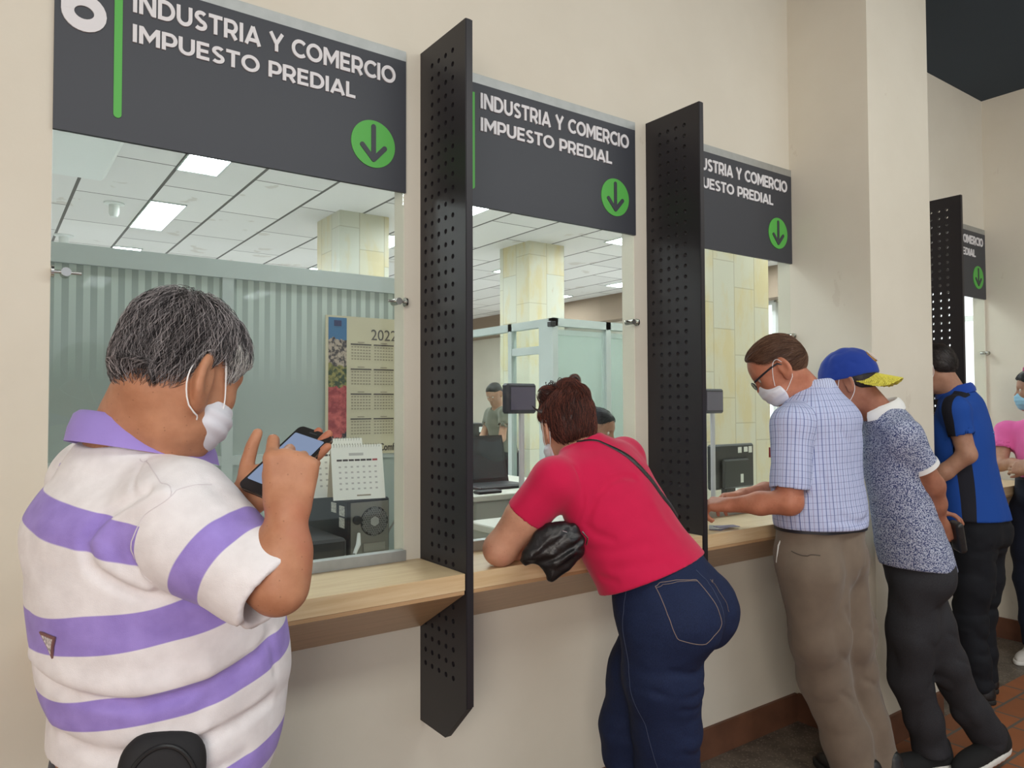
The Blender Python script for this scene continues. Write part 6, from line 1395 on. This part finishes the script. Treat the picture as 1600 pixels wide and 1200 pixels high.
# third window: pole display, monitor from behind, chair back, desk, notes
desk(3.05, 4.05, .12, 1.0, .80, 'office desk behind the third window')
pole_display(2.925, .35, .0, 1.41, 'tall grey pole with a dark display at the left of the third window')
m = empty('monitor', (3.58, .70, .80), label='black monitor seen from behind with small stickers behind the third window', cat='monitor')
MB().rbox(3.395, 3.785, .74, .78, .955, 1.215, .010).build('rear_shell', mat('dark_monitor_plastic', (44, 47, 48), .35), m)
MB().rbox(3.47, 3.71, .715, .742, .96, 1.13, .010).build('rear_bulge', MATS['dark_monitor_plastic'], m); MB().rbox(3.545, 3.635, .76, .80, .80, 1.0, .005).build('stand_neck', M_BLACKP, m); MB().rbox(3.46, 3.72, .66, .86, .80, .815, .004).build('stand_foot', M_BLACKP, m)
for x, z, w_, h_ in ((3.63, 1.162, .034, .034), (3.685, 1.166, .036, .030), (3.73, 1.160, .032, .038), (3.62, .99, .026, .05)):
    MB().rbox(x, x + w_, .7135 if z < 1.1 else .7385, .7160 if z < 1.1 else .741, z, z + h_, .0005).build('sticker', M_WHITEP, m)
c = empty('office_chair', (4.05, 1.35, 0), label='beige padded office chair behind the third window', cat='chair'); cm = mat('beige_chair_cloth', (164, 152, 128), .85)
MB().rbox(3.78, 4.28, 1.15, 1.62, .44, .54, .03).build('seat', cm, c, True); MB().rbox(3.76, 4.26, 1.62, 1.72, .58, 1.02, .04).build('backrest', cm, c, True)
MB().cyl((4.03, 1.38, .10), (4.03, 1.38, .44), .025, 12).build('gas_column', M_BLACKP, c, smooth=True)
for k in range(5):
    a = k * 2 * math.pi / 5; MB().tube([(4.03, 1.38, .11), (4.03 + .28 * math.cos(a), 1.38 + .28 * math.sin(a), .06)], [.022, .014], 8).build('leg', M_BLACKP, c, smooth=True)
    MB().lathe([(.02, -.012), (.025, 0), (.02, .012)], (4.03 + .28 * math.cos(a), 1.38 + .28 * math.sin(a), .028), 0, 12).build('castor', M_BLACKP, c, smooth=True)
MB().box(4.01, 4.05, 1.60, 1.68, .46, .64).build('back_bracket', M_BLACKP, c)
MB().rbox(3.86, 3.96, .92, .99, .80, .93, .004).build('card_box', M_PAPER, empty('small_box', (3.9, .95, .80), label='small white box on the desk beside the monitor', cat='box'))
# banknotes and papers on the oak counter
t = empty('folded_papers', (2.27, -.215, CT), label='small stack of folded banknotes and papers on the third counter', cat='papers')
pm = [mat('violet_grey_note', (150, 146, 168), .8, var=.35, vs=60), M_PAPER, mat('grey_note', (176, 178, 176), .8, var=.4, vs=70)]
for k, (dx, dy, rz) in enumerate(((0, 0, .3), (.02, .008, .0), (-.012, .01, .7), (.03, -.01, -.3))):
    b = MB(); b.rbox(-.045, .045, -.022, .022, .0005 + k * .0022, .0022 + k * .0022, .0004); r_ = Matrix.Rotation(rz, 3, 'Z'); b.v = [tuple(r_ @ Vector(v) + Vector((2.275 + dx, -.205 + dy, CT))) for v in b.v]; b.build('note', pm[k % 3], t)
b = empty('white_cord', (2.43, -.30, .8), label='white cord loop hanging at the hip of the person in the plaid shirt', cat='cord')
MB().tube([(2.405, -.405, .995), (2.383, -.385, .93), (2.378, -.380, .87), (2.392, -.395, .82)], .0028, 6).build('cord', M_WHITEP, b, smooth=True)

def clerk():
    f = figure(dict(base=(2.47, .80, 0), label='person with black hair seated behind the second window, only brow and hair visible', phi=-100, H=(2.47, .86, .60), N=(2.50, .80, 1.16), girth=.86, grid=.009, gb=.006,
        shoulders=[(2.66, .80, 1.08), (2.34, .80, 1.08)], elbows=[(2.66, .74, .80), (2.28, .74, .80)], wrists=[(2.56, .70, 1.0), (2.38, .70, 1.0)],
        hands=[((-.3, -.9, 0), (0, 0, 1), 1, (.4, .5, .5, .5), (.5, .3), .85, .06), ((.3, -.9, 0), (0, 0, 1), -1, (.4, .5, .5, .5), (.5, .3), .85, .06)], sleeve=.5, hem=((2.47, .86, .55), (0, 0, -1)), nr=.048, seed=15,
        shirt_mat=m_cloth('grey_blouse', (130, 132, 140), 300, .2), shirt_name='blouse', skin=M_SK5, head=((2.53, .765, 1.318), -62, 14), hs=.92, hair=('crop', (14, 13, 15), (24, 22, 26), .0015, 1500, (-.5, 0, -.6), .03, (44, 40, 44)), mask=MATS['pale_blue_mask'],
        hipc=(2.47, .86, .55), hipr=(.13, .16, .12), waist_z=.62, legs=[[(2.56, .86, .52), (2.58, .66, .50), (2.58, .62, .30), (2.58, .64, .07)], [(2.38, .86, .52), (2.36, .66, .50), (2.36, .62, .30), (2.36, .64, .07)]], legr=(.09, .075, .06, .05), trouser_mat=M_BLKD, cuff=.05, feet=[((2.58, .68, 0), (0, -1, 0), (0, 0, 1)), ((2.36, .68, 0), (0, -1, 0), (0, 0, 1))]))
clerk()
def far_clerk():
    f = figure(dict(base=(4.35, 4.25, 0), label='distant person in an olive grey shirt bending at the far side of the office', phi=200, H=(4.42, 4.25, .95), N=(4.30, 4.22, 1.44), girth=.9, grid=.014, gb=.010,
        shoulders=[(4.28, 4.05, 1.36), (4.34, 4.40, 1.36)], elbows=[(4.22, 4.02, 1.12), (4.26, 4.42, 1.12)], wrists=[(4.08, 4.06, 1.0), (4.10, 4.34, 1.0)],
        hands=[((-.9, -.1, -.2), (0, 0, 1), 1, (.4, .5, .5, .5), (.5, .3), .9, .06), ((-.9, .1, -.2), (0, 0, 1), -1, (.4, .5, .5, .5), (.5, .3), .9, .06)], sleeve=.6, hem=((4.4, 4.25, .90), (0, 0, -1)), nr=.052, seed=17,
        shirt_mat=m_cloth('olive_grey_shirt', (112, 110, 98), 200, .2), shirt_name='shirt', skin=M_SK5, head=((4.26, 4.21, 1.56), 200, 30), hs=.92, hair=('crop', (20, 18, 18), (40, 36, 34), .0015, 0, None, 0, None), mask=None,
        hipc=(4.42, 4.25, .90), hipr=(.13, .15, .13), waist_z=.98, legs=[[(4.42, 4.17, .84), (4.42, 4.16, .45), (4.44, 4.16, .07)], [(4.42, 4.33, .84), (4.42, 4.34, .45), (4.44, 4.34, .07)]], legr=(.10, .075, .055), trouser_mat=M_BLKD, cuff=.05, feet=[((4.45, 4.16, 0), (-1, 0, 0), (0, 0, 1)), ((4.45, 4.34, 0), (-1, 0, 0), (0, 0, 1))]))
far_clerk()
